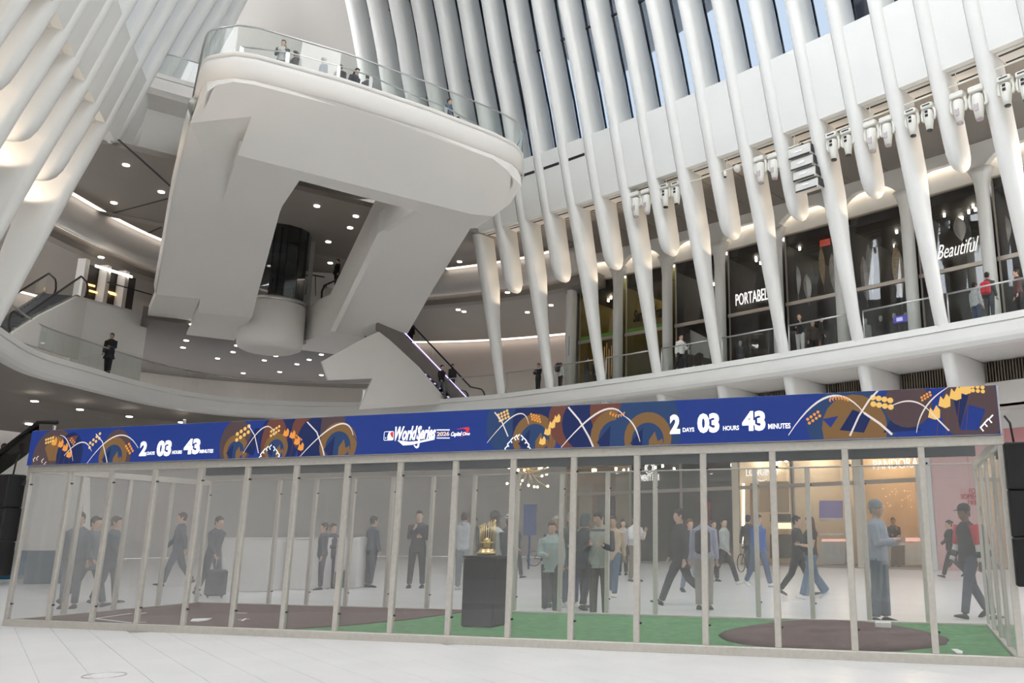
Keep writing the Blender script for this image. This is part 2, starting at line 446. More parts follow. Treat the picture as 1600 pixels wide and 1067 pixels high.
# lower ceiling under the ring, falls to the back
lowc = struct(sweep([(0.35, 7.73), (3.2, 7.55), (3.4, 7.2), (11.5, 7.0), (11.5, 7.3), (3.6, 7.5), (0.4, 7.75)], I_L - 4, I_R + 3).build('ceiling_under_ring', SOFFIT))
def railing(i0, i1, ztop=9.85, o=0.10):
    """glass balustrade along the edge points i0..i1"""
    mb = MB(); mb.tube([EP(i, o, ztop) for i in range(i0, i1 + 1)], 0.035, 8); mb.build('handrail', STEEL, mez)
    for i in range(i0, i1):
        a, b = EP(i, o, 8.72), EP(i + 1, o, 8.72); m = (b - a) * 0.012
        mb = MB(); mb.prism([a + m, b - m, b - m + Vector((0, 0, 1.09)), a + m + Vector((0, 0, 1.09))], EP(i, o + 0.02, 8.72) - a)
        mb.build('rail_pane', RAILGLASS, mez)
railing(I_L, I_R)
def gallery_rail(side, k0, k1):
    for k in range(k0, k1, 2):
        a, b = 1.7 * k + 0.33, 1.7 * (k + 2) - 0.30
        P = [WP(side, a, 0.12, 9.85), WP(side, (a + b) / 2, 0.12, 9.85), WP(side, b, 0.12, 9.85)]
        mb = MB(); mb.tube(P, 0.035, 8); mb.tube([WP(side, a, 0.12, 8.7), WP(side, a, 0.12, 9.86)], 0.03, 6); mb.build('handrail', STEEL, mez)
        for p, q in ((P[0], P[1]), (P[1], P[2])):
            m = (q - p) * 0.01; dz = Vector((0, 0, -1.12)); mb = MB()
            mb.prism([p + m + dz, q - m + dz, q - m - Vector((0, 0, 0.04)), p + m - Vector((0, 0, 0.04))], WP(side, a, 0.14, 0) - WP(side, a, 0.12, 0)); mb.build('rail_pane', RAILGLASS, mez)
gallery_rail(1, 0, 22); gallery_rail(-1, 0, 12)
# louvre strip and header below the right gallery
for k in range(0, 22, 2):
    a, b = 1.7 * k + 0.3, 1.7 * (k + 2) - 0.3; mb = MB(); n = 26
    for i in range(n):
        s = a + (b - a) * (i + 0.5) / n; c = WP(1, s, 3.0, 7.35); p, no, d = rcurve(s, 1)
        mb.box(c, (0.05, 0.16, 0.78), x=(d.x, d.y, 0), y=(no.x, no.y, 0))
    lv = mb.build('louvre', mat('bronze_louvre', (0.20, 0.165, 0.13), 0.5, metal=0.4), mez)
    stuff(lv)
    mb = MB(); mb.prism([WP(1, a, 3.15, 6.95), WP(1, b, 3.15, 6.95), WP(1, b, 3.15, 7.76), WP(1, a, 3.15, 7.76)], WP(1, a, 3.2, 0) - WP(1, a, 3.15, 0)); mb.build('louvre_back', mat('louvre_back_teal', (0.06, 0.10, 0.10), 0.5), mez)
    mb = MB(); mb.prism([WP(1, a - .3, 2.95, 6.1), WP(1, b + .3, 2.95, 6.1), WP(1, b + .3, 2.95, 6.95), WP(1, a - .3, 2.95, 6.95)], WP(1, a, 3.6, 0) - WP(1, a, 2.95, 0)); mb.build('shop_header', PLASTER, mez)
struct(sweep([(2.9, 6.1), (5.2, 6.1), (5.2, 6.2), (2.9, 6.2)], I_R, len(EDGE)).build('ceiling_arcade', PLASTER))
struct(sweep([(3.6, 7.76), (13, 7.9), (13, 8.0), (3.6, 7.9)], I_R, len(EDGE)).build('ceiling_shops', SOFFIT))

# ------------------------------------------------------------------ gallery ceilings (both sides) and arched header over the shop fronts
def gallery_ceiling(side, name, k0, k1):
    root = None
    def P(s, o, z): return WP(side, s, o, z)
    mb = MB(); rows = []
    for k in range(k0, k1 + 1):
        s = 1.7 * k; rows.append([P(s, -2.2, 17.16), P(s, 4.4, 17.1), P(s, 4.4, 17.3), P(s, -2.2, 17.36)])
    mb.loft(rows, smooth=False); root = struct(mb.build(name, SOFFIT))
    for k in range(k0, k1):
        a, b = 1.7 * k, 1.7 * (k + 1)
        mb = MB()
        for o0, o1, dz in ((-1.0, 0.9, 0.07), (0.95, 3.9, 0.05)):
            mb.prism([P(a + .02, o0, 17.16 - dz), P(b - .02, o0, 17.16 - dz), P(b - .02, o1, 17.12 - dz), P(a + .02, o1, 17.12 - dz)], (0, 0, dz))
        mb.build('ceiling_panel', SOFFIT, root)
        mb = MB(); mb.prism([P(a + .32, -2.0, 17.08), P(b - .32, -2.0, 17.08), P(b - .32, -1.1, 17.08), P(a + .32, -1.1, 17.08)], (0, 0, 0.08)); mb.build('soffit_strip', PLASTER, root)
        mb = MB()
        for o in (-1.85, -1.28): mb.prism([P(a + .36, o, 17.07), P(b - .36, o, 17.07), P(b - .36, o + .10, 17.07), P(a + .36, o + .10, 17.07)], (0, 0, 0.012))
        mb.build('linear_grille', SEAM, root)
    return root
ceil_right = gallery_ceiling(1, 'ceiling_gallery_right', 0, 22)
ceil_left = gallery_ceiling(-1, 'ceiling_gallery_left', 0, 14)
SC = [1.5 + 3.24 * k for k in range(-0, 11)]     # columns of the shop line
OD = 4.6
def header(side, root, sc, od):
    for k in range(len(sc) - 1):
        a, b = sc[k], sc[k + 1]; mb = MB(); n = 14; q0 = []; q1 = []
        for i in range(n + 1):
            t = i / n; s = a + (b - a) * t
            x = abs(2 * t - 1); zb = 16.55 - 0.85 * max(0, (x - 0.25) / 0.75) ** 2
            q0.append([WP(side, s, od - 0.75, 17.1), WP(side, s, od - 0.75, zb), WP(side, s, od - 0.25, zb + 0.12), WP(side, s, od - 0.25, 17.1)])
        mb.loft(q0, smooth=False); mb.build('arched_header', WHITE, root)
        mb = MB(); rows = []
        for i in range(5):
            s = a + 0.25 + (b - a - 0.5) * i / 4; rows.append([WP(side, s, od - 0.2, 16.85), WP(side, s, od - 0.05, 16.85), WP(side, s, od - 0.05, 16.95), WP(side, s, od - 0.2, 16.95)])
        mb.loft(rows, smooth=False); mb.build('cove_lamp', COVE, root)
        mb = MB(); mb.prism([WP(side, a - .1, od + .03, 15.72), WP(side, b + .1, od + .03, 15.72), WP(side, b + .1, od + .03, 17.15), WP(side, a - .1, od + .03, 17.15)], WP(side, a, od + .2, 0) - WP(side, a, od, 0)); mb.build('cove_back', WHITE, root)
    for s in sc:
        mb = MB(); rs = []
        for z, w, dd in ((8.7, 0.22, 0.28), (14.8, 0.22, 0.28), (15.3, 0.25, 0.3), (15.7, 0.34, 0.32), (16.0, 0.5, 0.34)):
            p, n, d = rcurve(s, side); c = p + n * (od - 0.5)
            rs.append([Vector((c.x + d.x * w * cx_ + n.x * dd * cy_, c.y + d.y * w * cx_ + n.y * dd * cy_, z)) for cx_, cy_ in ((1, -.6), (.6, -1), (-.6, -1), (-1, -.6), (-1, .6), (-.6, 1), (.6, 1), (1, .6))])
        mb.loft(rs); mb.build('column', WHITE, mez)
header(1, ceil_right, SC, OD)
header(-1, ceil_left, [1.5 + 3.24 * k for k in range(0, 6)], OD)

# small warm spotlights in the galleries that graze the rib flanks below the white band
def rib_spot(side, k):
    L = bpy.data.lights.new('rib_spotlight', 'SPOT'); L.energy = 210 if side > 0 else 330; L.color = (1.0, .80, .60); L.spot_size = radians(62); L.spot_blend = .35; L.shadow_soft_size = .08
    o = bpy.data.objects.new('rib_spotlight', L); COL.objects.link(o); p = WP(side, 1.7 * k + 1.25, 0.7, 13.0); t = WP(side, 1.7 * k + .25, -1.3, 15.3)
    o.location = p; o.rotation_euler = (t - p).to_track_quat('-Z', 'Y').to_euler(); o.parent = None
for k in range(0, 17): rib_spot(1, k)
for k in range(0, 9): rib_spot(-1, k)
# ================================================================== overlook balcony with its two sloping stair legs
balcony = empty('overlook_balcony', LC(-5.5, 0, 0), 'huge sculpted white balcony on two sloping legs above the ring walkway', 'balcony')
STAGE = mat('white_cast_plaster', (0.76, 0.74, 0.71), 0.6, noise=0.02, nscale=0.3)
LIPPX = [(315, 104), (318, 99), (323, 95), (331, 92.5), (339.7, 90.7), (366.5, 87), (400.6, 92), (449, 105), (530, 127), (576, 142), (668.6, 173), (739, 200), (775, 214), (803.6, 229), (812, 237), (817.6, 248)]
lip = [at_z(x, y, ZS) for x, y in LIPPX]
def loc2(p): q = Vector((p.x, p.y)) - C2; return q.dot(A2), q.dot(N2)
la, ln = loc2(lip[0]); ra_, rn_ = loc2(lip[-1])
pl = [LC(a, ln - 0.03 + 0.10 * (a - la), ZS) for a in (11, 8, 5, 2.0, -0.5, -2.4, -3.4)] + lip + [LC(ra_ + 1.2, rn_ + 0.35, ZS)] + [LC(a, rn_ + 0.25, ZS) for a in (-1.5, 0.5)]
PLN = normals([Vector((p.x, p.y)) for p in pl])
ctr = Vector((LC(0, 1, 0).x, LC(0, 1, 0).y))
PLN = [n if (Vector((p.x, p.y)) + n - ctr).length > (Vector((p.x, p.y)) - ctr).length else -n for p, n in zip(pl, PLN)]
def off(i, e, z): return Vector((pl[i].x + PLN[i].x * e, pl[i].y + PLN[i].y * e, z))
mb = MB(); prof = [(-0.4, 18.72), (-0.05, 18.72), (0.0, 18.68), (0.0, 18.515), (-0.05, 18.51), (-0.05, 18.49), (0.0, 18.485), (0.03, 18.3), (0.03, 18.05), (0.0, 17.86), (-0.06, 17.72), (-0.12, 17.66), (-0.32, 17.64), (-0.32, 18.4)]
mb.loft([[off(i, e, z) for e, z in prof] for i in range(len(pl))], smooth=True)
o = mb.build('rounded_lip', STAGE, balcony)
mb = MB(); mb.prism([off(i, -0.3, 18.35) for i in range(len(pl))], (0, 0, 0.18)); mb.build('deck', STAGE, balcony)
# under faces: U1 steep front face, U2 sloping underside of the legs
a1, z1 = loc2(at_z(600, 178, 17.75))[0], 17.75
def U1(x, y): return at_slope(x, y, a1, z1, -1.2)
b_ = U1(560, 290); ab, zb = loc2(b_)[0], b_.z
M2 = -0.36
def U2(x, y): return at_slope(x, y, ab, zb, M2)
bend = [(372, 240), (410, 246), (450, 256), (505, 273), (560, 290), (640, 315), (700, 332), (733, 343)]
def bendp(x, y):                                  # the crease sits on both faces
    return LC(ab, loc2(U1(x, y))[1], zb)
BP = [bendp(*p) for p in bend]
V1, V2_, V3, V4 = U1(393, 182), U2(347, 316), U1(297, 192), U2(270, 312)
R1, R2, R3 = U1(815, 290), U1(797, 318), U1(771, 338)
AI = [i for i in range(len(pl) - 2) if pix(off(i, -.12, 17.67))[1] < 192 or i > 12]
AP = [off(i, -.12, 17.67) for i in AI]; TP = []
for p in AP:
    x, y = pix(p); c = min(1.0, max(0.0, (345 - x) / 45)); r_ = min(1.0, max(0.0, (x - 770) / 45))
    TP.append(U1(x + 12 * c - 10 * r_, y + 6 + 10 * c * (y < 135) + 6 * r_))
mb = MB()
mb.add(TP + [R1, R2, R3] + BP[::-1] + [V1, V3], [tuple(range(len(TP) + 3 + len(BP) + 2))])
mb.add(AP + TP, [(i, i + 1, len(AP) + i + 1) for i in range(len(AP) - 1)] + [(i, len(AP) + i + 1, len(AP) + i) for i in range(len(AP) - 1)])
mb.add([AP[0], TP[0], V3], [(0, 1, 2)]); mb.add([AP[-1], TP[-1], R1, at_slope(820, 268, ab, zb + 2.6, M2)], [(0, 1, 2, 3)])
for i in range(0, AI[0]): mb.quad(off(i, -.12, 17.67), off(i + 1, -.12, 17.67), off(i + 1, -.25, 16.3), off(i, -.25, 16.3))
for i in range(AI[-1], len(pl) - 1): mb.quad(off(i, -.12, 17.67), off(i + 1, -.12, 17.67), off(i + 1, -.75, 16.9), off(i, -.75, 16.9))
for i in range(0, AI[0] + 3): mb.add([V3, off(i, -.12, 17.67), off(i + 1, -.12, 17.67)], [(0, 1, 2)])
for i in range(AI[-1] - 4, len(pl) - 1): mb.add([R1, off(i, -.12, 17.67), off(i + 1, -.12, 17.67)], [(0, 1, 2)])
mb.build('front_face', STAGE, balcony)
# small fillets that close the two outer corners under the lip
def fillet(P):
    bm = bmesh.new()
    for p in P: bm.verts.new(p)
    r = bmesh.ops.convex_hull(bm, input=bm.verts[:]); bmesh.ops.delete(bm, geom=[g for g in r['geom_interior'] if isinstance(g, bmesh.types.BMVert)], context='VERTS')
    bm.verts.index_update(); mb = MB(); mb.add([v.co.copy() for v in bm.verts], [[v.index for v in f.verts] for f in bm.faces]); bm.free(); mb.build('corner_fillet', STAGE, balcony)
fillet([off(i, -.10, 17.67) for i in range(AI[0] - 1, AI[0] + 6)] + TP[:6] + [V3])
fillet([off(i, -.10, 17.67) for i in range(AI[-1] - 2, len(pl) - 1)] + TP[-3:] + [R1])
mb = MB(); mb.quad(V3, V1, V2_, V4); mb.add([V1, BP[0], V2_], [(0, 1, 2)]); mb.build('stepped_recess', STAGE, balcony)
# left leg (stair soffit), bridge, right leg, each a closed slab
UP = Vector((0, 0, 1.0))
Lpoly = [BP[0], BP[1], BP[2]] + [U2(x, y) for x, y in ((468, 282), (441, 322), (437, 332), (402, 462), (394, 496), (309, 489), (312.6, 467), (244, 460), (258, 382))] + [V4, V2_]
mb = MB(); mb.prism(Lpoly, UP); mb.build('left_leg', STAGE, balcony)
# outer flank of the left leg, up to the rounded lip
mb = MB(); fl = [(300, 138), (297, 190), (284, 250), (272, 310), (258, 382), (244, 460)]
lo = [AP[0], V3, (V3 + V4) / 2, V4, U2(258, 382), U2(244, 460)]
def dl(a, n, z): return LC(a, n, z) - LC(0, 0, 0)
rows = [[p, p + dl(0, -.07, .12), p + dl(.2, -.12, .5), p + dl(.3, -.10, min(.95, 18.3 - p.z)), p + dl(.3, .1, min(.95, 18.3 - p.z))] for p in lo]
mb.loft(rows, smooth=True); mb.build('stair_parapet', STAGE, balcony)
Bpoly = BP[2:] + [U2(x, y) for x, y in ((735, 357), (646.5, 329), (468, 282))]
mb = MB(); mb.prism(Bpoly, UP); mb.build('cross_beam', STAGE, balcony)
Rpoly = [U2(x, y) for x, y in ((646.5, 329), (735, 357), (707, 402), (679, 448), (637, 521), (592, 511), (580.5, 530), (516, 517), (590, 365))]
mb = MB(); mb.prism(Rpoly, UP); mb.build('right_leg', STAGE, balcony)
# rounded right end of the front face
mb = MB(); mb.add([R1, R2, R3, BP[-1], U2(735, 357), at_slope(745, 356, ab + .5, zb + 1.2, M2), at_slope(800, 300, ab, zb + 1.8, M2), at_slope(820, 268, ab, zb + 2.6, M2)], [(0, 1, 6, 7), (1, 2, 5, 6), (2, 3, 4, 5)])
mb.build('end_cheek', STAGE, balcony)
# inner wall (parapet) of the right leg, upright plane
IW = [at_n(x, y, 2.0) for x, y in ((646.5, 329), (590, 365), (516, 517), (454, 541), (467, 525), (479, 511), (479, 482), (500, 467), (516, 460), (586, 313))]
mb = MB(); mb.prism(IW, LC(0, 0.25, 0) - LC(0, 0, 0)); mb.build('stair_side_wall', STAGE, balcony)
# lower landings of the legs
ze = U2(350, 492).z
def FZ(x, y, z=None): return at_z(x, y, ze if z is None else z)
LFT = Vector((0, 0, 0.5))
mb = MB(); mb.prism([U2(309, 489), U2(394, 496), FZ(366, 532), FZ(291, 523)], LFT); mb.build('leg_foot', STAGE, balcony)
z2 = U2(280, 463).z
mb = MB(); mb.prism([U2(244, 460), U2(312.6, 467), FZ(290, 523, z2), FZ(205, 556, z2 + 0.0)], LFT); mb.build('leg_foot', STAGE, balcony)
z3 = U2(550, 523).z
mb = MB(); mb.prism([U2(516, 517), U2(580.5, 530), FZ(530, 554, z3), FZ(519, 553, z3), FZ(455, 545, z3), FZ(452, 541, z3)], LFT); mb.build('leg_foot', STAGE, balcony)
z4 = U2(615, 516).z
mb = MB(); mb.prism([U2(592, 511), U2(637, 521), FZ(598, 535, z4), FZ(520, 553, z4), FZ(578, 533, z4)], LFT); mb.build('leg_foot', STAGE, balcony)
# glass balustrade on the front
pr = range(3, len(pl))
ztop = 19.78
mb = MB(); mb.tube([off(i, -0.02, ztop) for i in pr], 0.035, 8); mb.build('handrail', STEEL, balcony)
for i in list(pr)[:-1]:
    a, b = off(i, -0.03, 18.7), off(i + 1, -0.03, 18.7); mb = MB()
    L_ = (b - a).length; nseg = max(1, round(L_ / 1.8))
    for j in range(nseg):
        p, q = a.lerp(b, j / nseg + 0.004), a.lerp(b, (j + 1) / nseg - 0.004)
        m2 = MB(); m2.prism([p, q, q + Vector((0, 0, 1.05)), p + Vector((0, 0, 1.05))], off(i, -0.05, 0) - off(i, -0.03, 0)); m2.build('rail_pane', RAILGLASS, balcony)
# second, lower steel handrail further in, with flat posts
inr = [at_a(x, y, -5.1) for x, y in ((378, 73), (450, 82), (530, 103), (580, 119), (640, 146), (697, 168), (736, 190), (772, 211))]
mb = MB(); mb.tube(inr, 0.028, 6)
o = mb.build('inner_handrail', STEEL, balcony)
for p in inr[:-1]:
    mb = MB(); h = max(0.3, p.z - 18.5); mb.box(p - Vector((0, 0, h / 2)), (0.14, 0.03, h), x=(N2.x, N2.y, 0), y=(A2.x, A2.y, 0)); mb.build('rail_post', STEEL, balcony)

# ------------------------------------------------------------------ side deck, upper ceiling, end wall
mb = MB()
def lrow(n0, prof): return [LC(a, n0, z) for a, z in prof]
dprof = [(1.7, 20.7), (1.7, 20.5), (1.76, 20.49), (1.7, 20.46), (1.7, 19.95), (1.9, 19.75), (2.3, 19.6), (2.7, 19.4), (3.7, 17.05), (3.7, 20.7)]
mb.loft([lrow(-9.5, dprof), lrow(-5.0, dprof)], smooth=False); sd = struct(mb.build('trim_1', STAGE), 'side deck beside the overlook balcony')
mb = MB(); rp_ = [LC(4.5, -7.2, 21.75), LC(2.6, -7.2, 21.75), LC(2.0, -7.0, 21.75), LC(1.8, -6.5, 21.75), LC(1.8, -5.0, 21.75)]
mb.tube(rp_, 0.03, 8); mb.build('handrail', STEEL, sd)
for i in range(4):
    mb = MB(); mb.prism([rp_[i] - Vector((0, 0, 1.0)), rp_[i + 1] - Vector((0, 0, 1.0)), rp_[i + 1] - Vector((0, 0, .04)), rp_[i] - Vector((0, 0, .04))], (0.012, 0.012, 0)); mb.build('rail_pane', RAILGLASS, sd)
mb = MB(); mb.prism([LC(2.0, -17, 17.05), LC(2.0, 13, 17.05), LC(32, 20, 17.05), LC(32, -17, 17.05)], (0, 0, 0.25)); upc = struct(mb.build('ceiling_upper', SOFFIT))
# joints between the ceiling's big panels
for q in (((185, 218), (272, 296)), ((150, 340), (290, 303)), ((225, 367), (283, 341))):
    p0, p1 = at_z(*q[0], 17.045), at_z(*q[1], 17.045); mb = MB(); mb.box((p0 + p1) / 2, ((p1 - p0).length, 0.09, 0.02), x=p1 - p0, y=(p1 - p0).cross(Vector((0, 0, 1)))); mb.build('panel_joint', SEAM, upc)
mb = MB(); mb.prism([LC(10.6, -16, 17), LC(10.6, 16, 17), LC(10.6, 16, 46), LC(10.6, -16, 46)], LC(11.2, 0, 0) - LC(10.6, 0, 0)); struct(mb.build('wall_end', mat('end_wall_plaster', (0.31, 0.295, 0.275), 0.7)))
# bulkhead with cove lights around the ring, lower gallery ceiling, wall behind
struct(sweep([(2.2, 17.04), (2.3, 16.7), (2.35, 16.3), (2.45, 15.95), (2.7, 15.72), (3.1, 15.72), (3.1, 17.04)], I_L - 4, I_R + 3, smooth=True).build('trim_2', PLASTER))
rc = struct(sweep([(3.25, 15.8), (3.3, 15.55), (3.5, 15.3), (3.9, 15.2), (13.2, 15.2), (13.2, 15.5), (3.4, 16.0)], I_L - 4, I_R + 3).build('ceiling_ring', SOFFIT))
COVE2 = mat('cove_lamp_ring', (1, 1, 1), 0.5, emit=(1.0, 0.86, 0.74), estr=1.8)
il = max(i for i in range(I_L, I_R) if pix(EP(i, 2, 17.03))[0] < 285); ir = min(i for i in range(I_L, I_R) if pix(EP(i, 2, 17.03))[0] > 690)
for i0_, i1_ in ((I_L - 3, il + 1), (ir, I_R + 2)): sweep([(1.9, 17.02), (2.15, 17.02), (2.15, 17.05), (1.9, 17.05)], i0_, i1_).build('cove_lamp', COVE2, upc)
sweep([(3.12, 15.78), (3.24, 15.78), (3.24, 15.86), (3.12, 15.86)], I_L - 3, I_R + 2).build('cove_lamp', COVE2, rc)
RWALL = mat('ring_wall_plaster', (0.66, 0.60, 0.56), 0.7)
bw = struct(sweep([(13.0, 8.6), (13.3, 8.6), (13.3, 15.3), (13.0, 15.3)], I_L - 4, I_R + 3).build('wall_ring_back', RWALL))
sweep([(12.5, 15.17), (12.9, 15.17), (12.9, 15.21), (12.5, 15.21)], I_L - 3, I_R + 2).build('wall_washer_lamp', COVE2, rc)
# landing between the legs, over the ring
ZLAND = 11.75
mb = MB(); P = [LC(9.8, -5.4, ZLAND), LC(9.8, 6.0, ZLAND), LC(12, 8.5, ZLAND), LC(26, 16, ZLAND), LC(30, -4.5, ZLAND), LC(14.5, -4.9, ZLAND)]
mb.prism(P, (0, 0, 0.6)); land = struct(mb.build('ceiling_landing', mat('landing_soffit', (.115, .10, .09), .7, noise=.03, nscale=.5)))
def downlight(p, parent, r=0.13, m=LAMPW):
    mb = MB(); mb.lathe([(r, -0.02), (r, 0.02)], p, 12); o = mb.build('downlight', m, parent); return o
for x, y in ((300, 507), (296, 520), (291, 532), (286, 543), (376, 530), (370, 540), (364, 550), (340, 560), (449, 548), (431, 556), (413, 563), (502, 554), (483, 562), (464, 569), (437, 581), (502, 586), (434, 595), (380, 583)):
    downlight(at_z(x, y, ZLAND - 0.01), land)
for x, y in ((197, 258), (252, 300), (178, 317), (495, 322), (556, 338), (547, 356), (513, 378), (516, 411), (718, 409), (1118 - 600, 999 - 600)):
    if (x, y) != (518, 399): downlight(at_z(x, y, 17.03), upc, 0.14)
for x, y in ((158, 402), (152, 419), (793, 457), (725, 487), (824, 488), (861, 477), (888, 501), (716, 484)):
    downlight(at_z(x, y, 15.18), rc, 0.14)
for x, y in ((54, 627), (125, 640), (202, 651), (283, 660), (48, 667), (100, 672)):
    downlight(at_z(x, y, 7.2), lowc, 0.15)
for i in range(I_L + 1, I_R + 1, 4):
    for o_ in (8.0, 11.0): downlight(EP(i, o_, 7.05), lowc, 0.15, LAMPFILL)  # extra lamps added to brighten the ground floor and wall under the ring
# ------------------------------------------------------------------ panoramic lift
lc_ = at_a(436, 400, 8.4); lx, ly = lc_.x, lc_.y
lift = empty('panoramic_lift', (lx, ly, 10.4), 'round glass lift shaft on a white drum between the balcony legs', 'lift')
RL = 1.5
mb = MB(); mb.lathe([(0.3, 10.55), (1.2, 10.6), (RL + .02, 10.75), (RL + 0.08, 11.0), (RL + 0.08, 12.95), (RL + .02, 13.0), (0.3, 13.02)], (lx, ly, 0), 40); mb.build('drum', STAGE, lift)
mb = MB(); mb.lathe([(RL + 0.03, 13.0), (RL + 0.05, 13.02), (RL + 0.05, 13.2), (RL + .03, 13.22)], (lx, ly, 0), 40); mb.build('steel_ring', STEEL, lift)
SHAFT = glass('lift_glass', (0.62, 0.65, 0.66), 0.02, 1.3)
for k in range(14):
    t0, t1 = 2 * pi * k / 14, 2 * pi * (k + 1) / 14 - 0.02; mb = MB()
    mb.prism([Vector((lx + RL * cos(t0), ly + RL * sin(t0), 13.2)), Vector((lx + RL * cos(t1), ly + RL * sin(t1), 13.2)), Vector((lx + RL * cos(t1), ly + RL * sin(t1), 17.1)), Vector((lx + RL * cos(t0), ly + RL * sin(t0), 17.1))], (-0.02 * cos(t0), -0.02 * sin(t0), 0)); mb.build('glass_panel', SHAFT, lift)
    mb = MB(); mb.box((lx + (RL - .06) * cos(t0), ly + (RL - .06) * sin(t0), 15.15), (0.06, 0.06, 3.9)); mb.build('shaft_mullion', DARKMETAL, lift)
mb = MB(); mb.lathe([(0.5, 14.2), (0.95, 14.25), (1.0, 14.4), (1.0, 14.55), (0.9, 14.6), (0.9, 16.0), (1.0, 16.05), (1.0, 16.25), (0.6, 16.35)], (lx, ly, 0), 20); mb.build('car', mat('lift_car', (0.30, 0.30, 0.30), 0.35, metal=0.6), lift)
mb = MB()
for dx in (-0.5, 0.45): mb.box((lx + dx, ly - 0.9, 15.1), (0.08, 0.08, 3.8))
mb.tube([(lx - 0.3, ly - 1.1, 14.2), (lx - 0.28, ly - 1.15, 13.5), (lx, ly - 1.2, 13.3), (lx + 0.3, ly - 1.15, 13.5), (lx + 0.32, ly - 1.1, 14.2)], 0.035, 6)
mb.build('guide_rail', DARKMETAL, lift)
mb = MB(); c = at_a(478, 400, 8.6); mb.box((c.x, c.y + 0.4, 14.2), (0.42, 0.5, 5.8), x=(N2.x, N2.y, 0), y=(A2.x, A2.y, 0)); mb.build('side_post', mat('grey_steel', (0.36, 0.36, 0.35), 0.4, metal=0.5), lift)
# ================================================================== display case
G1 = at_z(1597, 1043, 0); G1.z = 0
G0 = at_z(8, 978, 0); G0.z = 0
CW = (G1 - G0).length; CD = 3.61
cx_ = (G1 - G0).normalized(); cb = Vector((-cx_.y, cx_.x, 0))
def CP(s, b, z): return G0 + cx_ * s + cb * b + Vector((0, 0, z))
case = empty('display_case', CP(CW / 2, CD / 2, 0), 'long glass display case framed in aluminium holding a miniature ball field', 'display case')
NP_ = 17; PW = CW / NP_; HT = 2.37
CASEGLASS = glass('case_glass', (0.965, 0.97, 0.97), 0.015, 1.0, haze=0.032, hazecol=(0.86, 0.84, 0.83))
def cbox(s0, s1, b0, b1, z0, z1, m, name, parent=None, bev=0.006):
    mb = MB(); c = CP((s0 + s1) / 2, (b0 + b1) / 2, (z0 + z1) / 2)
    mb.bbox(c, (s1 - s0, b1 - b0, z1 - z0), x=cx_, y=cb, bev=bev); return mb.build(name, m, parent or case)
for b0, b1 in ((-0.03, 0.05), (CD - 0.05, CD + 0.03)):
    cbox(-0.03, CW + 0.03, b0, b1, 0, 0.10, ALU, 'bottom_rail'); cbox(-0.03, CW + 0.03, b0, b1, HT - (0.10 if b0 < 1 else 0.02), HT, ALU, 'top_rail')
for s0, s1 in ((-0.03, 0.05), (CW - 0.05, CW + 0.03)):
    cbox(s0, s1, 0.05, CD - 0.05, 0, 0.10, ALU, 'bottom_rail'); cbox(s0, s1, 0.05, CD - 0.05, HT - 0.10, HT, ALU, 'top_rail')
for i in range(NP_ + 1):
    s = i * PW
    for b in (0.01, CD - 0.01):
        o = cbox(s - 0.036, s + 0.036, b - 0.03, b + 0.03, 0.10, HT - (0.10 if b < 1 else 0.02), ALU, 'mullion')
        if i < NP_:
            for z in (0.32, HT - 0.28):
                mb = MB(); mb.lathe([(0.012, -0.018), (0.012, 0.018)], CP(s + 0.05, b, z), 8, axis=cb); mb.build('glass_clip', DARKMETAL, case)
for j in range(1, 4):
    for s in (0.01, CW - 0.01): cbox(s - 0.03, s + 0.03, CD * j / 4 - 0.036, CD * j / 4 + 0.036, 0.10, HT - 0.10, ALU, 'mullion')
for i in range(NP_):
    for b in (0.01, CD - 0.01): cbox(i * PW + 0.038, (i + 1) * PW - 0.038, b - 0.006, b + 0.006, 0.10, HT - (0.10 if b < 1 else 0.02), CASEGLASS, 'glass_panel', bev=0.001)
for j in range(4):
    for s in (0.01, CW - 0.01): cbox(s - 0.006, s + 0.006, CD * j / 4 + 0.038, CD * (j + 1) / 4 - 0.038, 0.10, HT - 0.10, CASEGLASS, 'glass_panel', bev=0.001)
cbox(0, CW, CD - 0.16, CD - 0.05, HT + 0.09, HT + 0.55, mat('screen_back_cabinet', (0.035, 0.04, 0.05), 0.5), 'rear_screen_cabinet')
cbox(0.05, CW - 0.05, 0.05, CD - 0.05, 0.0, 0.045, mat('case_base_board', (0.45, 0.45, 0.44), 0.6), 'base_board')
# ================================================================== countdown screen along the top of the case
def BX(px, py):
    r = ray(px, py); o = CP(0, -0.08, 0); t = (o - EYEP).dot(cb) / r.dot(cb); p = EYEP + r * t
    return (p - G0).dot(cx_), p.z
screen = empty('countdown_screen', CP(CW / 2, 0, HT), 'long blue screen with countdown digits along the top of the glass case', 'screen')
ZB0, ZB1 = HT + 0.005, HT + 0.545
mb = MB(); mb.bbox(CP(CW / 2, 0.06, (ZB0 + ZB1) / 2), (CW + 0.04, 0.26, ZB1 - ZB0), x=cx_, y=cb, bev=0.01); mb.build('screen_cabinet', mat('screen_cabinet', (0.55, 0.55, 0.53), 0.5), screen)
def em(name, c, s=1.0): return mat(name, (0.01, 0.01, 0.01), 0.6, emit=c, estr=s, spec=0.15)
SB = em('screen_blue', (0.013, 0.040, 0.235)); SWH = em('screen_white', (1.0, 1.0, 1.0), 1.2)
SBR = em('screen_brown', (0.085, 0.055, 0.06)); SOR = em('screen_orange', (0.85, 0.33, 0.06)); SYE = em('screen_yellow', (0.90, 0.55, 0.15))
SNV = em('screen_navy', (0.010, 0.022, 0.10)); SRD = em('screen_red', (0.80, 0.04, 0.07)); STE = em('screen_teal', (0.022, 0.055, 0.15)); SRU = em('screen_rust', (0.15, 0.055, 0.04)); SLN = em('screen_line', (0.80, 0.72, 0.68)); SGD = em('screen_gold', (0.21, 0.115, 0.045))
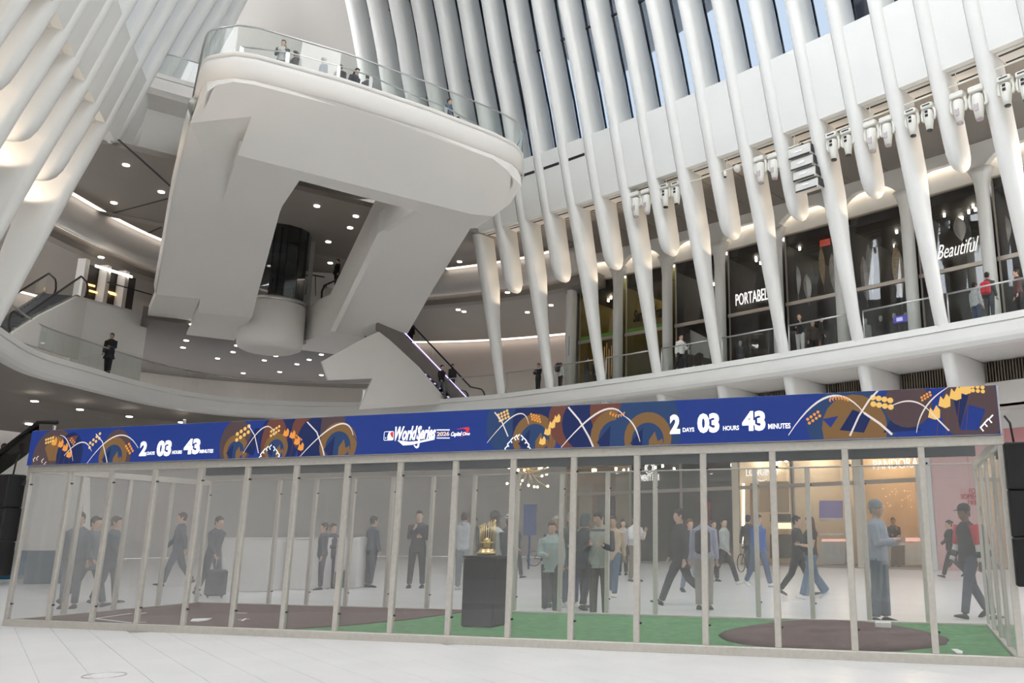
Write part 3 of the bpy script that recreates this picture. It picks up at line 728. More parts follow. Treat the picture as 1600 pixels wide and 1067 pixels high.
mb = MB(); mb.prism([CP(0, -0.078, ZB0 + .004), CP(CW, -0.078, ZB0 + .004), CP(CW, -0.078, ZB1 - .004), CP(0, -0.078, ZB1 - .004)], cb * 0.008); mb.build('screen_face', SB, screen)
class Flat:
    """flat prints on the screen in (s, z); each layer a hair in front of the last, clipped to the screen"""
    def __init__(s): s.k = 0; s.q = []; s.open = 0
    def raw(s, pts, m):
        q = pts
        for ax, lim, sg in ((1, ZB0 + .006, 1), (1, ZB1 - .006, -1), (0, 0.005, 1), (0, CW - 0.005, -1)):
            out = []
            for i in range(len(q)):
                a, b = q[i - 1], q[i]; ia, ib = (a[ax] - lim) * sg >= 0, (b[ax] - lim) * sg >= 0
                if ia != ib:
                    t = (lim - a[ax]) / (b[ax] - a[ax]); out.append((a[0] + (b[0] - a[0]) * t, a[1] + (b[1] - a[1]) * t))
                if ib: out.append(b)
            q = out
            if len(q) < 3: return
        s.k += 1; s.q.append((q, m, -0.0795 - 0.000012 * s.k))
    def flush(s, name):
        if s.open or not s.q: return
        mb = MB(); ms = []
        for q, m, d in s.q:
            if m not in ms: ms.append(m)
            mb.add([CP(x, d, z) for x, z in q], [tuple(range(len(q)))], ms.index(m))
        mb.build(name, ms, screen); s.q = []
    def poly(s, pts, m, name='colour_field'): s.raw(pts, m); s.flush(name)
    def disc(s, c, rx, rz, m, n=20, name='disc'): s.raw([(c[0] + rx * cos(2 * pi * i / n), c[1] + rz * sin(2 * pi * i / n)) for i in range(n)], m); s.flush(name)
    def line(s, pts, w, m, name='light_streak'):
        L, R = [], []
        for i, p in enumerate(pts):
            a, b = Vector(pts[max(i - 1, 0)]), Vector(pts[min(i + 1, len(pts) - 1)]); d = b - a; n = Vector((-d.y, d.x)).normalized() * w / 2 * (.35 + .65 * sin(pi * min(.96, max(.04, i / (len(pts) - 1)))) if len(pts) > 6 else 1)
            L.append((p[0] - n.x, p[1] - n.y)); R.append((p[0] + n.x, p[1] + n.y))
        for i in range(len(pts) - 1): s.raw([L[i], L[i + 1], R[i + 1], R[i]], m)
        s.flush(name)
    def arc(s, p0, pm, p1, w, m, n=14):
        c = [2 * pm[i] - 0.5 * (p0[i] + p1[i]) for i in (0, 1)]
        s.line([((1 - t) ** 2 * p0[0] + 2 * t * (1 - t) * c[0] + t * t * p1[0], (1 - t) ** 2 * p0[1] + 2 * t * (1 - t) * c[1] + t * t * p1[1]) for t in [i / n for i in range(n + 1)]], w, m)
    def bulbs(s, c, m, r=0.022, nx=4, ny=2, dx=(0.055, 0.035), dz=(0.012, -0.055)):
        for i in range(nx):
            for j in range(ny): s.disc((c[0] + dx[0] * i + dz[0] * j, c[1] + dx[1] * i + dz[1] * j), r, r, m, 10, 'floodlight_dot')
    def flag(s, c, k, m, w=0.09):
        x, z = c; s.open = 1; s.line([(x + k * w * 1.0, z + w * .5), (x + k * w * 0.3, z - 0.45)], 0.006, SRU); s.raw([(x, z), (x + k * w * .25, z + w * .9), (x + k * w * .5, z + w * .55), (x + k * w * .8, z + w * 1.1), (x + k * w * 1.1, z + w * .65), (x + k * w * 1.05, z - w * .1), (x + k * w * .6, z - w * .25)], m); s.open = 0; s.flush('pennant')
    def chev(s, c, k, m, w=0.05):
        x, z = c; s.line([(x + k * w, z + w), (x, z), (x + k * w * .6, z - w * 0.9)], 0.016, m, 'chevron')
    def ball(s, c, r, m, inner=None):
        s.open = 1; x, z = c; s.disc(c, r, r * 1.05, m, 24); s.disc((x, z - r * .12), r * .68, r * .74, inner or STE, 24)
        s.raw([(x + r * .05, z - 1.2 * r), (x + r * .05, z - .1 * r), (x + r * .3, z + .25 * r), (x + r * .42, z - .15 * r), (x + r * .62, z - .05 * r), (x + r * .8, z - 1.2 * r)], m)
        s.raw([(x - r * .75, z - .2 * r), (x - r * .2, z + .42 * r), (x - r * .25, z - .6 * r)], SNV)
        s.raw([(x + r * .42, z - .45 * r), (x + r * .6, z - .3 * r), (x + r * .55, z - 1.1 * r), (x + r * .38, z - .9 * r)], SB); s.open = 0; s.flush('dome_figure')
def B(px, py): return BX(px, py)
fl_ = Flat()
# three graphic fields: left end, between first digits and title, centre, right end
fl_.disc(B(82, 715), 0.42, 0.45, SBR); fl_.poly([B(70, 700), B(84, 680), B(96, 684), B(90, 720), B(76, 720)], SGD); fl_.disc(B(108, 712), 0.26, 0.36, SNV); fl_.disc(B(180, 712), 0.30, 0.40, SBR); fl_.ball(B(176, 712), 0.27, SGD); fl_.poly([B(104, 684), B(122, 680), B(114, 695)], SRU)
for p in ((80, 694), (90, 697), (97, 703), (103, 713)): fl_.flag(B(*p), 1, SOR, 0.10)
fl_.bulbs(B(72, 687), SYE, 0.02, 4, 2, (0.045, 0.01), (0.01, -0.05)); fl_.bulbs(B(141, 692), SYE, 0.024, 4, 2, (0.055, 0.045), (0.0, -0.07)); fl_.bulbs(B(197, 697), SOR, 0.02, 4, 2, (0.03, -0.035), (0.05, 0.03)); fl_.bulbs(B(110, 688), SOR, 0.014, 3, 2, (0.035, -0.03), (0.02, 0.03))
fl_.arc(B(135, 725), B(182, 681), B(216, 700), 0.02, SLN); fl_.arc(B(100, 712), B(127, 691), B(143, 705), 0.018, SLN); fl_.line([B(150, 678), B(160, 690), B(166, 715), B(168, 726)], 0.016, SLN); fl_.arc(B(94, 680), B(106, 690), B(114, 720), 0.014, SLN)
for p in ((52, 718), (57, 716), (65, 720), (69, 725)): fl_.chev(B(*p), 1, SLN, 0.035)
# second field
fl_.disc(B(368, 694), 0.28, 0.36, SBR); fl_.ball(B(368, 703), 0.21, SGD); fl_.disc(B(435, 690), 0.34, 0.45, SNV); fl_.disc(B(428, 692), 0.22, 0.38, SRU); fl_.ball(B(431, 700), 0.2, SGD); fl_.disc(B(495, 672), 0.42, 0.36, SRU); fl_.disc(B(490, 690), 0.28, 0.34, SNV); fl_.disc(B(520, 670), 0.2, 0.4, SBR); fl_.ball(B(528, 695), 0.30, SGD); fl_.poly([B(380, 705), B(400, 668), B(408, 670), B(396, 712)], SNV)
fl_.bulbs(B(371, 678), SYE, 0.028, 4, 2, (0.062, 0.035), (0.0, -0.085)); fl_.bulbs(B(424, 674), SYE, 0.02, 4, 2, (0.042, 0.022), (0.0, -0.06)); fl_.bulbs(B(460, 684), SOR, 0.014, 4, 2, (0.03, -0.02), (0.03, 0.03))
for p in ((442, 680), (452, 683), (459, 693), (465, 702)): fl_.flag(B(*p), 1, SOR, 0.09)
fl_.arc(B(380, 708), B(412, 668), B(430, 680), 0.016, SLN); fl_.arc(B(468, 714), B(526, 664), B(552, 680), 0.022, SLN); fl_.line([B(552, 680), B(560, 692), B(566, 705)], 0.012, STE); fl_.line([B(480, 659), B(495, 675), B(504, 700), B(507, 714)], 0.018, SLN); fl_.line([B(388, 664), B(398, 680), B(404, 708)], 0.014, SLN)
for i, p in enumerate(((404, 716), (407, 710), (411, 705), (416, 701), (421, 699))): fl_.chev(B(*p), 1, SWH, 0.036)
for i, p in enumerate(((430, 701), (434, 706), (437, 711), (438, 716))): fl_.chev(B(*p), -1, SWH, 0.036)
# centre field
fl_.disc(B(795, 662), 0.32, 0.40, STE); fl_.disc(B(832, 662), 0.28, 0.42, SNV); fl_.ball(B(835, 685), 0.30, SGD); fl_.disc(B(905, 655), 0.42, 0.40, SRU); fl_.disc(B(920, 660), 0.36, 0.36, SNV); fl_.disc(B(950, 640), 0.24, 0.34, SRU); fl_.ball(B(962, 682), 0.33, SGD); fl_.disc(B(1012, 670), 0.42, 0.55, STE); fl_.ball(B(1012, 684), 0.30, SGD)
fl_.bulbs(B(779, 648), SYE, 0.018, 4, 3, (0.04, 0.016), (0.012, -0.04)); fl_.bulbs(B(830, 647), SOR, 0.015, 4, 3, (0.036, -0.012), (0.01, -0.034))
for p, k in (((842, 693), 1), ((850, 678), 1), ((857, 667), 1), ((865, 658), 1)): fl_.flag(B(*p), k, SYE, 0.085)
fl_.arc(B(761, 692), B(806, 648), B(826, 662), 0.016, SLN); fl_.line([B(773, 644), B(784, 658), B(794, 682)], 0.016, SLN); fl_.arc(B(877, 699), B(938, 643), B(975, 650), 0.024, SLN); fl_.arc(B(975, 650), B(990, 664), B(1000, 690), 0.018, SLN); fl_.line([B(888, 636), B(905, 656), B(920, 682), B(927, 698)], 0.022, SLN)
for i, p in enumerate(((789, 701), (793, 694), (798, 688), (804, 684), (808, 683))): fl_.chev(B(*p), 1, SWH, 0.036)
for i, p in enumerate(((818, 684), (823, 689), (827, 695), (829, 701))): fl_.chev(B(*p), -1, SWH, 0.036)
for i in range(6): fl_.chev(B(953 + 4.2 * i, 646 + 4 * sin(i * .6) ), 1, SOR, 0.02)
# right field
fl_.disc(B(1330, 662), 0.50, 0.42, STE); fl_.disc(B(1335, 668), 0.36, 0.38, SGD); fl_.poly([B(1285, 655), B(1310, 650), B(1298, 668)], SB); fl_.poly([B(1312, 672), B(1332, 640), B(1362, 650), B(1350, 676)], SNV); fl_.poly([B(1380, 676), B(1400, 640), B(1440, 672)], SNV); fl_.disc(B(1418, 632), 0.26, 0.26, SBR); fl_.disc(B(1520, 640), 0.34, 0.36, SBR); fl_.poly([B(1500, 672), B(1512, 632), B(1540, 640), B(1528, 672)], SB); fl_.poly([B(1490, 625), B(1515, 610), B(1500, 670)], SNV)
fl_.bulbs(B(1364, 621), SYE, 0.033, 4, 2, (0.062, -0.014), (0.0, -0.075)); fl_.bulbs(B(1262, 655), SOR, 0.018, 4, 2, (0.04, 0.026), (0.018, -0.045)); fl_.bulbs(B(1440, 621), SOR, 0.014, 4, 2, (0.03, 0.018), (0.006, -0.032)); fl_.bulbs(B(1512, 603), SYE, 0.022, 4, 2, (0.05, -0.008), (0.0, -0.045))
for p in ((1450, 652), (1466, 634), (1483, 622), (1498, 613)): fl_.flag(B(*p), 1, SYE, 0.12)
fl_.arc(B(1232, 680), B(1294, 620), B(1350, 645), 0.024, SLN); fl_.line([B(1350, 645), B(1375, 662), B(1394, 679)], 0.026, SLN); fl_.line([B(1328, 681), B(1342, 650), B(1358, 625), B(1373, 609)], 0.02, SLN); fl_.arc(B(1390, 636), B(1425, 627), B(1455, 645), 0.018, SLN); fl_.line([B(1455, 645), B(1470, 660), B(1483, 673)], 0.016, SLN); fl_.arc(B(1432, 676), B(1448, 634), B(1485, 603), 0.016, SLN)
for p in ((1532, 668), (1538, 661), (1545, 655)): fl_.chev(B(*p), 1, SWH, 0.045)
for i in range(7): fl_.chev(B(1296 + 4.6 * i, 625 - 3.5 * sin(i * .5)), 1, SOR, 0.022)
# emblem left of the title: rounded badge, blue and red with a white figure
def quadpx(x0, y0, x1, y1): return [B(x0, y1), B(x1, y1), B(x1, y0), B(x0, y0)]
a, b = B(599.5, 688.5), B(616, 673.5)
def rr(x0, z0, x1, z1, r, n=4):
    out = []
    for cx0, cz0, t0 in ((x1 - r, z1 - r, 0), (x0 + r, z1 - r, 90), (x0 + r, z0 + r, 180), (x1 - r, z0 + r, 270)):
        out += [(cx0 + r * cos(radians(t0 + 90 * i / n)), cz0 + r * sin(radians(t0 + 90 * i / n))) for i in range(n + 1)]
    return out
ex0, ez0, ex1, ez1 = a[0], a[1], b[0], b[1]; ew = ex1 - ex0; eh = ez1 - ez0
fl_.poly(rr(ex0, ez0, ex1, ez1, 0.02), SWH); fl_.poly(rr(ex0 + .008, ez0 + .008, ex0 + ew * .62, ez1 - .008, .012), SB); fl_.poly(rr(ex0 + ew * .5, ez0 + .008, ex1 - .008, ez1 - .008, .012), SRD)
fl_.poly([(ex0 + ew * .40, ez0 + .008), (ex0 + ew * .36, ez0 + eh * .45), (ex0 + ew * .46, ez0 + eh * .86), (ex0 + ew * .6, ez0 + eh * .9), (ex0 + ew * .66, ez0 + eh * .62), (ex0 + ew * .8, ez0 + eh * .36), (ex0 + ew * .97, ez0 + eh * .2), (ex0 + ew * .95, ez0 + .008)], SWH)
fl_.disc((ex0 + ew * .2, ez0 + eh * .28), .010, .010, SWH, 10); fl_.line([(ex0 + ew * .52, ez0 + eh * .85), (ex0 + ew * .72, ez1 - .01)], .012, SWH)
# swash under the title, bars, red swoosh of the sponsor
fl_.poly([B(621, 688), B(640, 690), B(655, 689), B(680, 683), B(679, 687), B(660, 691), B(644, 695), B(630, 696)], SWH); fl_.arc(B(655, 684), B(653, 698), B(647, 695), 0.03, SWH); fl_.line([B(655, 668), B(656, 684), B(654, 692)], 0.03, SWH)
fl_.poly(quadpx(682.5, 670.8, 703, 672.6), SWH); fl_.poly(quadpx(682.5, 683.6, 703, 685.2), SWH)
fl_.poly([B(713, 671), B(722, 668.5), B(732, 667), B(734, 669), B(733, 674), B(728, 679), B(720, 684), B(727, 677), B(729, 671.5), B(724, 669.8)], SRD)
RT, UPV = cx_, Vector((0, 0, 1))
def scr_text(txt, x0, x1, ybase, ytop, m=SWH, bold=0.0, shear=0.0, name='lettering', rise=0.0):
    s0, s1 = B(x0, ybase)[0], B(x1, ybase + rise)[0]; z0 = B((x0 + x1) / 2, ybase + rise / 2)[1]; z1 = B((x0 + x1) / 2, ytop)[1]
    lettering(txt, screen, CP((s0 + s1) / 2, -0.0865, z0), RT, UPV, z1 - z0, m, name, bold, shear, 0.003, width=s1 - s0)
def digits(L):
    for t, x0, x1, yb, yt in L: scr_text(t, x0, x1, yb, yt, SWH, 0.055 if len(t) < 3 else 0.03, name='countdown_digit' if len(t) < 3 else 'lettering')
digits((('2', 218, 229, 711, 689.5), ('DAYS', 230.5, 242, 710.5, 705.5), ('03', 244.5, 267, 711, 688), ('HOURS', 269.5, 284.5, 709, 703.8), ('43', 287, 312, 708, 685.5), ('MINUTES', 312.5, 333.5, 707.5, 702)))
digits((('2', 1047, 1063, 676, 647.5), ('DAYS', 1067, 1085, 674.5, 668), ('03', 1090, 1124.5, 674, 645.5), ('HOURS', 1130, 1155, 672, 665), ('43', 1160, 1196.5, 671, 642), ('MINUTES', 1200.5, 1235.5, 669.5, 661.5)))
scr_text('World', 617, 652, 687, 666, bold=0.035, shear=0.35); scr_text('Series', 651, 681, 685, 665, bold=0.035, shear=0.35); scr_text('2026', 683, 702.5, 681, 674.5, em('screen_peach', (0.95, 0.72, 0.62)), 0.03); scr_text('Capital', 705, 722, 681, 674.5, bold=0.03, shear=0.3); scr_text('One', 723, 734.5, 680, 675, bold=0.02, shear=0.2)
for px_, py_ in ((73, 682), (278, 669.5)):
    s, z = B(px_, py_); mb = MB(); c = CP(s, 0.02, ZB1 + 0.03); mb.box(c, (0.03, 0.03, 0.07), x=cx_, y=cb); mb.lathe([(0.03, 0.03), (0.02, 0.05)], c, 8); mb.build('lifting_eye', STEEL, screen)

# ------------------------------------------------------------------ ball field inside the case
TURF = mat('green_turf', (0.10, 0.27, 0.11), 0.95, noise=0.25, nscale=9, bump=0.6, bscale=160)
DIRT = mat('brown_clay', (0.105, 0.06, 0.055), 0.95, noise=0.25, nscale=5, bump=0.7, bscale=60)
CHALK = mat('white_chalk', (0.8, 0.8, 0.78), 0.9, noise=0.05)
def into(px, py, z): p = at_z(px, py, z) - G0; return p.dot(cx_), p.dot(cb)
turf = tag(MB().prism([CP(0.06, 0.06, 0.045), CP(CW - 0.06, 0.06, 0.045), CP(CW - 0.06, CD - 0.06, 0.045), CP(0.06, CD - 0.06, 0.045)], (0, 0, 0.025)).build('turf_mat', TURF, None, CP(CW / 2, CD / 2, 0.045)), 'green artificial turf mat covering the floor of the glass case', 'turf')
def flatpatch(name, pts, z, h, m, label, cat):
    mb = MB(); mb.prism([CP(s, b, z) for s, b in pts], (0, 0, h)); c = [sum(x) / len(pts) for x in zip(*pts)]
    return tag(mb.build(name, m, None, CP(c[0], c[1], z)), label, cat)
e0, e1 = into(430, 985, .07), into(515, 952, .07)
clay = flatpatch('clay_infield', [(0.07, 0.07), (e0[0], 0.07), (e0[0] + 0.55, 0.9), (e0[0] + 0.9, 1.9), (e0[0] + 1.1, CD - 0.07), (0.07, CD - 0.07)], 0.07, 0.016, DIRT, 'brown clay patch at the left end of the case', 'clay')
def chalk(px0, px1, w):
    a, b = Vector(into(*px0, .088)), Vector(into(*px1, .088)); d = (b - a); n = Vector((-d.y, d.x)).normalized() * w / 2
    mb = MB(); mb.prism([CP(*(a - n), .086), CP(*(b - n), .086), CP(*(b + n), .086), CP(*(a + n), .086)], (0, 0, 0.003)); mb.build('chalk_line', CHALK, clay, CP(*[sum(x) / 6 for x in zip((0.07, .07), (e0[0], .07), (e0[0] + .55, .9), (e0[0] + .9, 1.9), (e0[0] + 1.1, CD - .07), (.07, CD - .07))], .07))
for l in (((143, 967), (206, 958), .05), ((146, 966), (206, 973), .05), ((211, 972), (228, 972), .06), ((211, 960), (228, 957), .05), ((360, 957), (385, 958), .05), ((372, 968), (390, 967), .03), ((378, 970), (384, 966), .03)): chalk(*l)
hp = [into(*p, .088) for p in ((297, 971), (301, 967.5), (331, 966.5), (324, 969.5), (309, 971.5))]
flatpatch('home_plate', hp, 0.0865, 0.012, mat('white_rubber', (0.8, 0.8, 0.8), 0.6), 'white rubber home plate on the brown clay', 'base')
# pitcher's mound
mc = (into(1288, 1003, 0.1)[0], 1.60); mb = MB(); R_ = 1.42; rings = []
for k in range(9):
    t = k / 8; r = R_ * (1 - t * .97); z = 0.07 + 0.17 * sin(t * pi / 2) ** 0.8
    rings.append([CP(mc[0] + r * cos(2 * pi * i / 40) * (1 + .02 * sin(3 * i)), mc[1] + r * sin(2 * pi * i / 40) * 1.06 * (1 + .02 * cos(5 * i)), z) for i in range(40)])
mb.loft(rings); tag(mb.build('pitchers_mound', DIRT, None, CP(*mc, .07)), 'low round brown clay mound at the right of the case', 'mound')
p = at_z(1380, 976, 0.24); mb = MB(); mb.bbox(p, (0.19, 0.12, 0.07), x=cx_, y=cb, bev=.008); tag(mb.build('pitching_rubber', mat('white_rubber', (0.8, 0.8, 0.8), 0.6), None, p), 'white pitching rubber on top of the clay mound', 'plate')
p = at_z(1497, 1019, 0.075); mb = MB(); mb.prism([p + cx_ * x + cb * y for x, y in ((-.06, .18), (.0, .2), (.05, .02), (.03, -.2), (-.02, -.15))], (0, 0, .012)); tag(mb.build('rosin_cloth', CHALK, None, p), 'small white cloth lying on the turf beside the mound', 'cloth')
# pedestal and trophy
pc = at_z(744, 980, 0.07); pc = Vector((pc.x, pc.y, 0.07)) + cb * 0.22
ped = empty('trophy_pedestal', pc, 'black cloth-covered pedestal carrying the golden trophy', 'pedestal')
mb = MB(); mb.bbox(pc + Vector((0, 0, .47)), (0.50, 0.44, 0.94), x=cx_, y=cb, bev=.02); mb.build('plinth', mat('dark_velvet', (0.018, 0.019, 0.026), 0.9, noise=.2, nscale=14), ped)
mb = MB(); mb.bbox(pc + Vector((0, 0, .955)), (0.52, 0.46, 0.03), x=cx_, y=cb, bev=.008); mb.build('top_board', mat('dark_board', (.03, .03, .035), .4), ped)
tp = pc + Vector((0, 0, .97)); GOLD = mat('polished_gold', (0.86, 0.66, 0.32), 0.22, metal=1.0)
tro = empty('golden_trophy', tp, 'golden ring trophy with many small flags standing on the black pedestal', 'trophy')
mb = MB(); mb.lathe([(.13, 0), (.14, .02), (.14, .05), (.115, .06), (.115, .075), (.09, .10), (.03, .115)], tp, 24); mb.build('base', GOLD, tro)
for i in range(20):
    t = 2 * pi * i / 20; mb = MB(); b_0 = tp + Vector((.105 * cos(t), .105 * sin(t), .06)); h = .40 + .05 * sin(t + 1)
    mb.tube([b_0, b_0 + Vector((.006 * cos(t), .006 * sin(t), h))], .0035, 5); mb.prism([b_0 + Vector((0, 0, h)), b_0 + Vector((.03 * cos(t + .8), .03 * sin(t + .8), h - .012)), b_0 + Vector((0, 0, h - .03))], (.001, .001, 0)); mb.build('flag', GOLD, tro)
mb = MB(); mb.lathe([(.03, .1), (.055, .15), (.06, .17)], tp, 16); mb.lathe([(.10, .17), (.11, .175), (.11, .185), (.10, .19), (.10, .17)], tp, 24); mb.ball(tp + Vector((0, 0, .2)), .05, 12); mb.build('ball_stand', GOLD, tro)
# ================================================================== rest of the shell
PALE = mat('pale_wall', (0.62, 0.60, 0.57), 0.6, noise=0.03, nscale=0.5)
struct(sweep([(12.2, 0), (12.5, 0), (12.5, 7.2), (12.2, 7.2)], I_L - 6, I_R + 2).build('wall_ring_ground', mat('ground_wall', (0.66, 0.64, 0.62), 0.55, noise=0.03, nscale=0.5)))
struct(sweep([(5.2, 0), (5.6, 0), (5.6, 17), (5.2, 17)], 0, I_L - 1).build('wall_left_shops', PALE))
struct(sweep([(11.8, 0), (12.1, 0), (12.1, 17), (11.8, 17)], I_R + 1, len(EDGE)).build('wall_right_shops', mat('shop_back_wall', (0.30, 0.28, 0.26), 0.7)))
a_, b_2 = WP(-1, 44, 6, 0), WP(1, 44, 6, 0)
mb = MB(); mb.prism([a_, b_2, b_2 + Vector((0, 0, 34)), a_ + Vector((0, 0, 34))], Vector((0.2, -0.4, 0))); struct(mb.build('wall_rear', WHITE))
# ------------------------------------------------------------------ shop fronts
FRAME = mat('champagne_frame', (0.48, 0.43, 0.37), 0.4, metal=0.5)
def s_of_px(px, o, z, side=1, lo=-3.0, hi=34.0):
    inc = pix(WP(side, hi, o, z))[0] > pix(WP(side, lo, o, z))[0]
    for _ in range(34):
        m = (lo + hi) / 2
        if (pix(WP(side, m, o, z))[0] < px) == inc: lo = m
        else: hi = m
    return (lo + hi) / 2
def solve_so(px, py, o, side=1):
    """place on the plan curve at offset o seen at the pixel: returns s, z"""
    s, z = 10.0, 12.0
    for _ in range(20):
        z_ = z
        s = s_of_px(px, o, z, side, 0.0 if side < 0 else -3.0, 30)
        p = WP(side, s, o, 0); lo, hi = -2.0, 40.0
        for _k in range(40):
            m = (lo + hi) / 2
            if pix((p.x, p.y, m))[1] > py: lo = m
            else: hi = m
        z = (lo + hi) / 2
        if abs(z - z_) < 1e-3: break
    return s, z
def shop(label, s0, s1, z0, z1, od, depth, inner, floorm, lampm, transom=None, frame=FRAME, ceil=None, nl=6, zc=None, back=None, pane_split=1, rest=0.35):
    base = WP(1, (s0 + s1) / 2, od, z0)
    r = empty('shop_front', base, label, 'shop front')
    a0, b0 = WP(1, s0, od, z0), WP(1, s1, od, z0); a1_, b1_ = WP(1, s0, od + depth, z0), WP(1, s1, od + depth, z0)
    H_ = Vector((0, 0, z1 - z0)); out = (a1_ - a0).normalized(); al = (b0 - a0).normalized()
    mb = MB(); mb.prism([a1_, b1_, b1_ + H_, a1_ + H_], out * .08); mb.build('back_wall', back or inner, r)
    for p, q in ((a0, a1_), (b0, b1_)):
        mb = MB(); mb.prism([p, q, q + H_, p + H_], al * (.06 if p == a0 else -.06)); mb.build('side_wall', inner, r)
    mb = MB(); mb.prism([a0, b0, b1_, a1_], (0, 0, .02)); mb.build('shop_floor', floorm, r)
    hc = Vector((0, 0, (zc or z1) - z0))
    mb = MB(); mb.prism([a0 + hc, b0 + hc, b1_ + hc, a1_ + hc], (0, 0, .08)); mb.build('shop_ceiling', ceil or inner, r)
    if zc and zc < z1:
        mb = MB(); u0, u1 = a0 + out * .15, b0 + out * .15; mb.prism([u0 + hc, u1 + hc, u1 + H_, u0 + H_], out * .05); mb.build('bulkhead', ceil or inner, r)
    rnd = random.Random(int(s0 * 100))
    for i in range(nl):
        p = a0 + (b0 - a0) * (0.12 + 0.76 * rnd.random()) + out * (0.5 + (depth - 1.2) * rnd.random()) + hc
        mb = MB(); mb.lathe([(.055, -.14), (.055, 0)], p, 8); mb.build('spot_lamp', lampm, r)
    w = .07
    def bar(p, q, t=w, d=.10):
        mb = MB(); dv = q - p; mb.box((p + q) / 2, (dv.length + t, d, t), x=dv, y=out, z=dv.cross(out)); mb.build('frame_bar', frame, r)
    bar(a0, a0 + H_); bar(b0, b0 + H_); bar(a0 + H_, b0 + H_); bar(a0 + Vector((0, 0, .04)), b0 + Vector((0, 0, .04)))
    zs_ = [z0, z1] if transom is None else [z0, transom, z1]
    if transom: bar(a0 + Vector((0, 0, transom - z0)), b0 + Vector((0, 0, transom - z0)), .17, .14)
    for k in range(len(zs_) - 1):
        for j in range(pane_split):
            p, q = a0.lerp(b0, j / pane_split), a0.lerp(b0, (j + 1) / pane_split)
            m = (q - p).normalized() * .05; za, zb_ = Vector((0, 0, zs_[k] - z0 + .05)), Vector((0, 0, zs_[k + 1] - z0 - .05))
            mb = MB(); mb.prism([p + m + za, q - m + za, q - m + zb_, p + m + zb_], out * .012); mb.build('shop_pane', SHOPGLASS, r)
    r['_al'] = tuple(al); r['_out'] = tuple(out); return r
def on_front(r, px, py, d=-0.05):
    """point on the plane of a shop front seen at the pixel"""
    out = Vector(r['_out']); o = Vector(r['_o']) + out * d; q = ray(px, py); return EYEP + q * ((o - EYEP).dot(out) / q.dot(out))
def sign(r, txt, x0, x1, y0, y1, m, bold=0.02, shear=0, d=-0.08, dep=.04):
    """lettering between two pixels of its base line, height from the pixel rows"""
    p, q = on_front(r, x0, y0, d), on_front(r, x1, y1, d)
    h = (on_front(r, x0, y0 - 10, d) - p).length / 10
    R = Vector(r['_al']); w = (q - p).dot(R)
    return p, q, abs(w), h
DKW = mat('dark_shop_wall', (0.055, 0.05, 0.048), 0.6); DKF = mat('dark_shop_floor', (0.10, 0.085, 0.07), 0.35)
SPOT = mat('spot_lamp', (1, 1, 1), .5, emit=(1, .9, .75), estr=14.0); WSPOT = mat('warm_spot_lamp', (1, 1, 1), .5, emit=(1, .78, .5), estr=22.0)
OLIVE = mat('olive_wall', (0.23, 0.19, 0.05), 0.6, noise=.15, nscale=1.0); TANW = mat('tan_wall', (0.42, 0.33, 0.22), 0.6)
ZM = 8.72; ZTOP = 15.7; ZTR = 12.2
def bay(k): return SC[k] + 0.22, SC[k + 1] - 0.22
def word(r, txt, px0, px1, pyb0, pyt0, m, bold=.02, shear=0.0, d=-.1):
    p, q = on_front(r, px0, pyb0, d), on_front(r, px1, pyb0, d); al = Vector(r['_al'])
    w = abs((q - p).dot(al)); h = abs(on_front(r, px0, pyt0, d).z - p.z)
    lettering(txt, r, p + al * (w / 2), al, (0, 0, 1), h, m, 'lettering', bold, shear, .03, width=w)
GRN = mat('green_band', (0.12, 0.30, 0.06), .5); SIGNW = mat('sign_white', (.8, .8, .78), .5, emit=(1, .97, .92), estr=.9); SIGNB = mat('sign_black', (.01, .01, .01), .5)
mz = []
mz.append(shop('olive-walled upper shop with green band and hanging gold tubes', *bay(0), ZM, ZTOP, OD, 4.5, OLIVE, DKF, WSPOT, ZTR, ceil=DKW, nl=7, zc=14.9, back=OLIVE))
mz.append(shop('olive-walled upper shop with black script lettering on its front', *bay(1), ZM, ZTOP, OD, 4.5, OLIVE, DKF, WSPOT, ZTR, ceil=DKW, nl=7, zc=14.9, back=TANW))
mz.append(shop('dark upper shop with two suited mannequins below a lifted panel', *bay(2), ZM, ZTOP, OD, 5, DKW, DKF, SPOT, ZTR, nl=8, zc=15.2))
mz.append(shop('dark upper shop with white block lettering and one suited mannequin', *bay(3), ZM, ZTOP, OD, 5, DKW, DKF, SPOT, ZTR, nl=7, zc=15.2))
mz.append(shop('dark upper shop with a small red sign and silvery hanging drapes', *bay(4), ZM, ZTOP, OD, 5, DKW, DKF, SPOT, ZTR, nl=10, zc=15.2))
mz.append(shop('dark upper shop with a large tan feather and four white headed mannequins', *bay(5), ZM, ZTOP, OD, 5, DKW, DKF, SPOT, ZTR, nl=10, zc=15.2))
mz.append(shop('upper shop with white script lettering and an open lit doorway', *bay(6), ZM, ZTOP, OD, 5, DKW, DKF, SPOT, ZTR, nl=8, zc=15.2, back=mat('bright_back', (.45, .43, .36), .6)))
mz.append(shop('upper shop with pale display at the far right of the gallery', *bay(7), ZM, ZTOP, OD, 5, DKW, DKF, SPOT, ZTR, nl=6, zc=15.2, back=mat('bright_back', (.45, .43, .36), .6)))
def interior(r, t, dpt, z): return Vector(r['_o']) * 1 + Vector(r['_al']) * t + Vector(r['_out']) * dpt + Vector((0, 0, z))
for r in mz[:2]:
    mb = MB(); p = interior(r, 0, -.03, 3.62); mb.box(p, (2.7, .05, .32), x=r['_al'], y=r['_out']); mb.build('green_band', GRN, r)
for i in range(9):
    mb = MB(); p = interior(mz[0], -1.1 + .17 * i, 1.0, 2.2 + .2 * (i % 3)); mb.lathe([(.02, -.9), (.02, .9)], p, 6); mb.build('gold_tube', mat('gold_tube', (.8, .55, .25), .3, metal=1.0, emit=(1, .6, .25), estr=.25), mz[0])
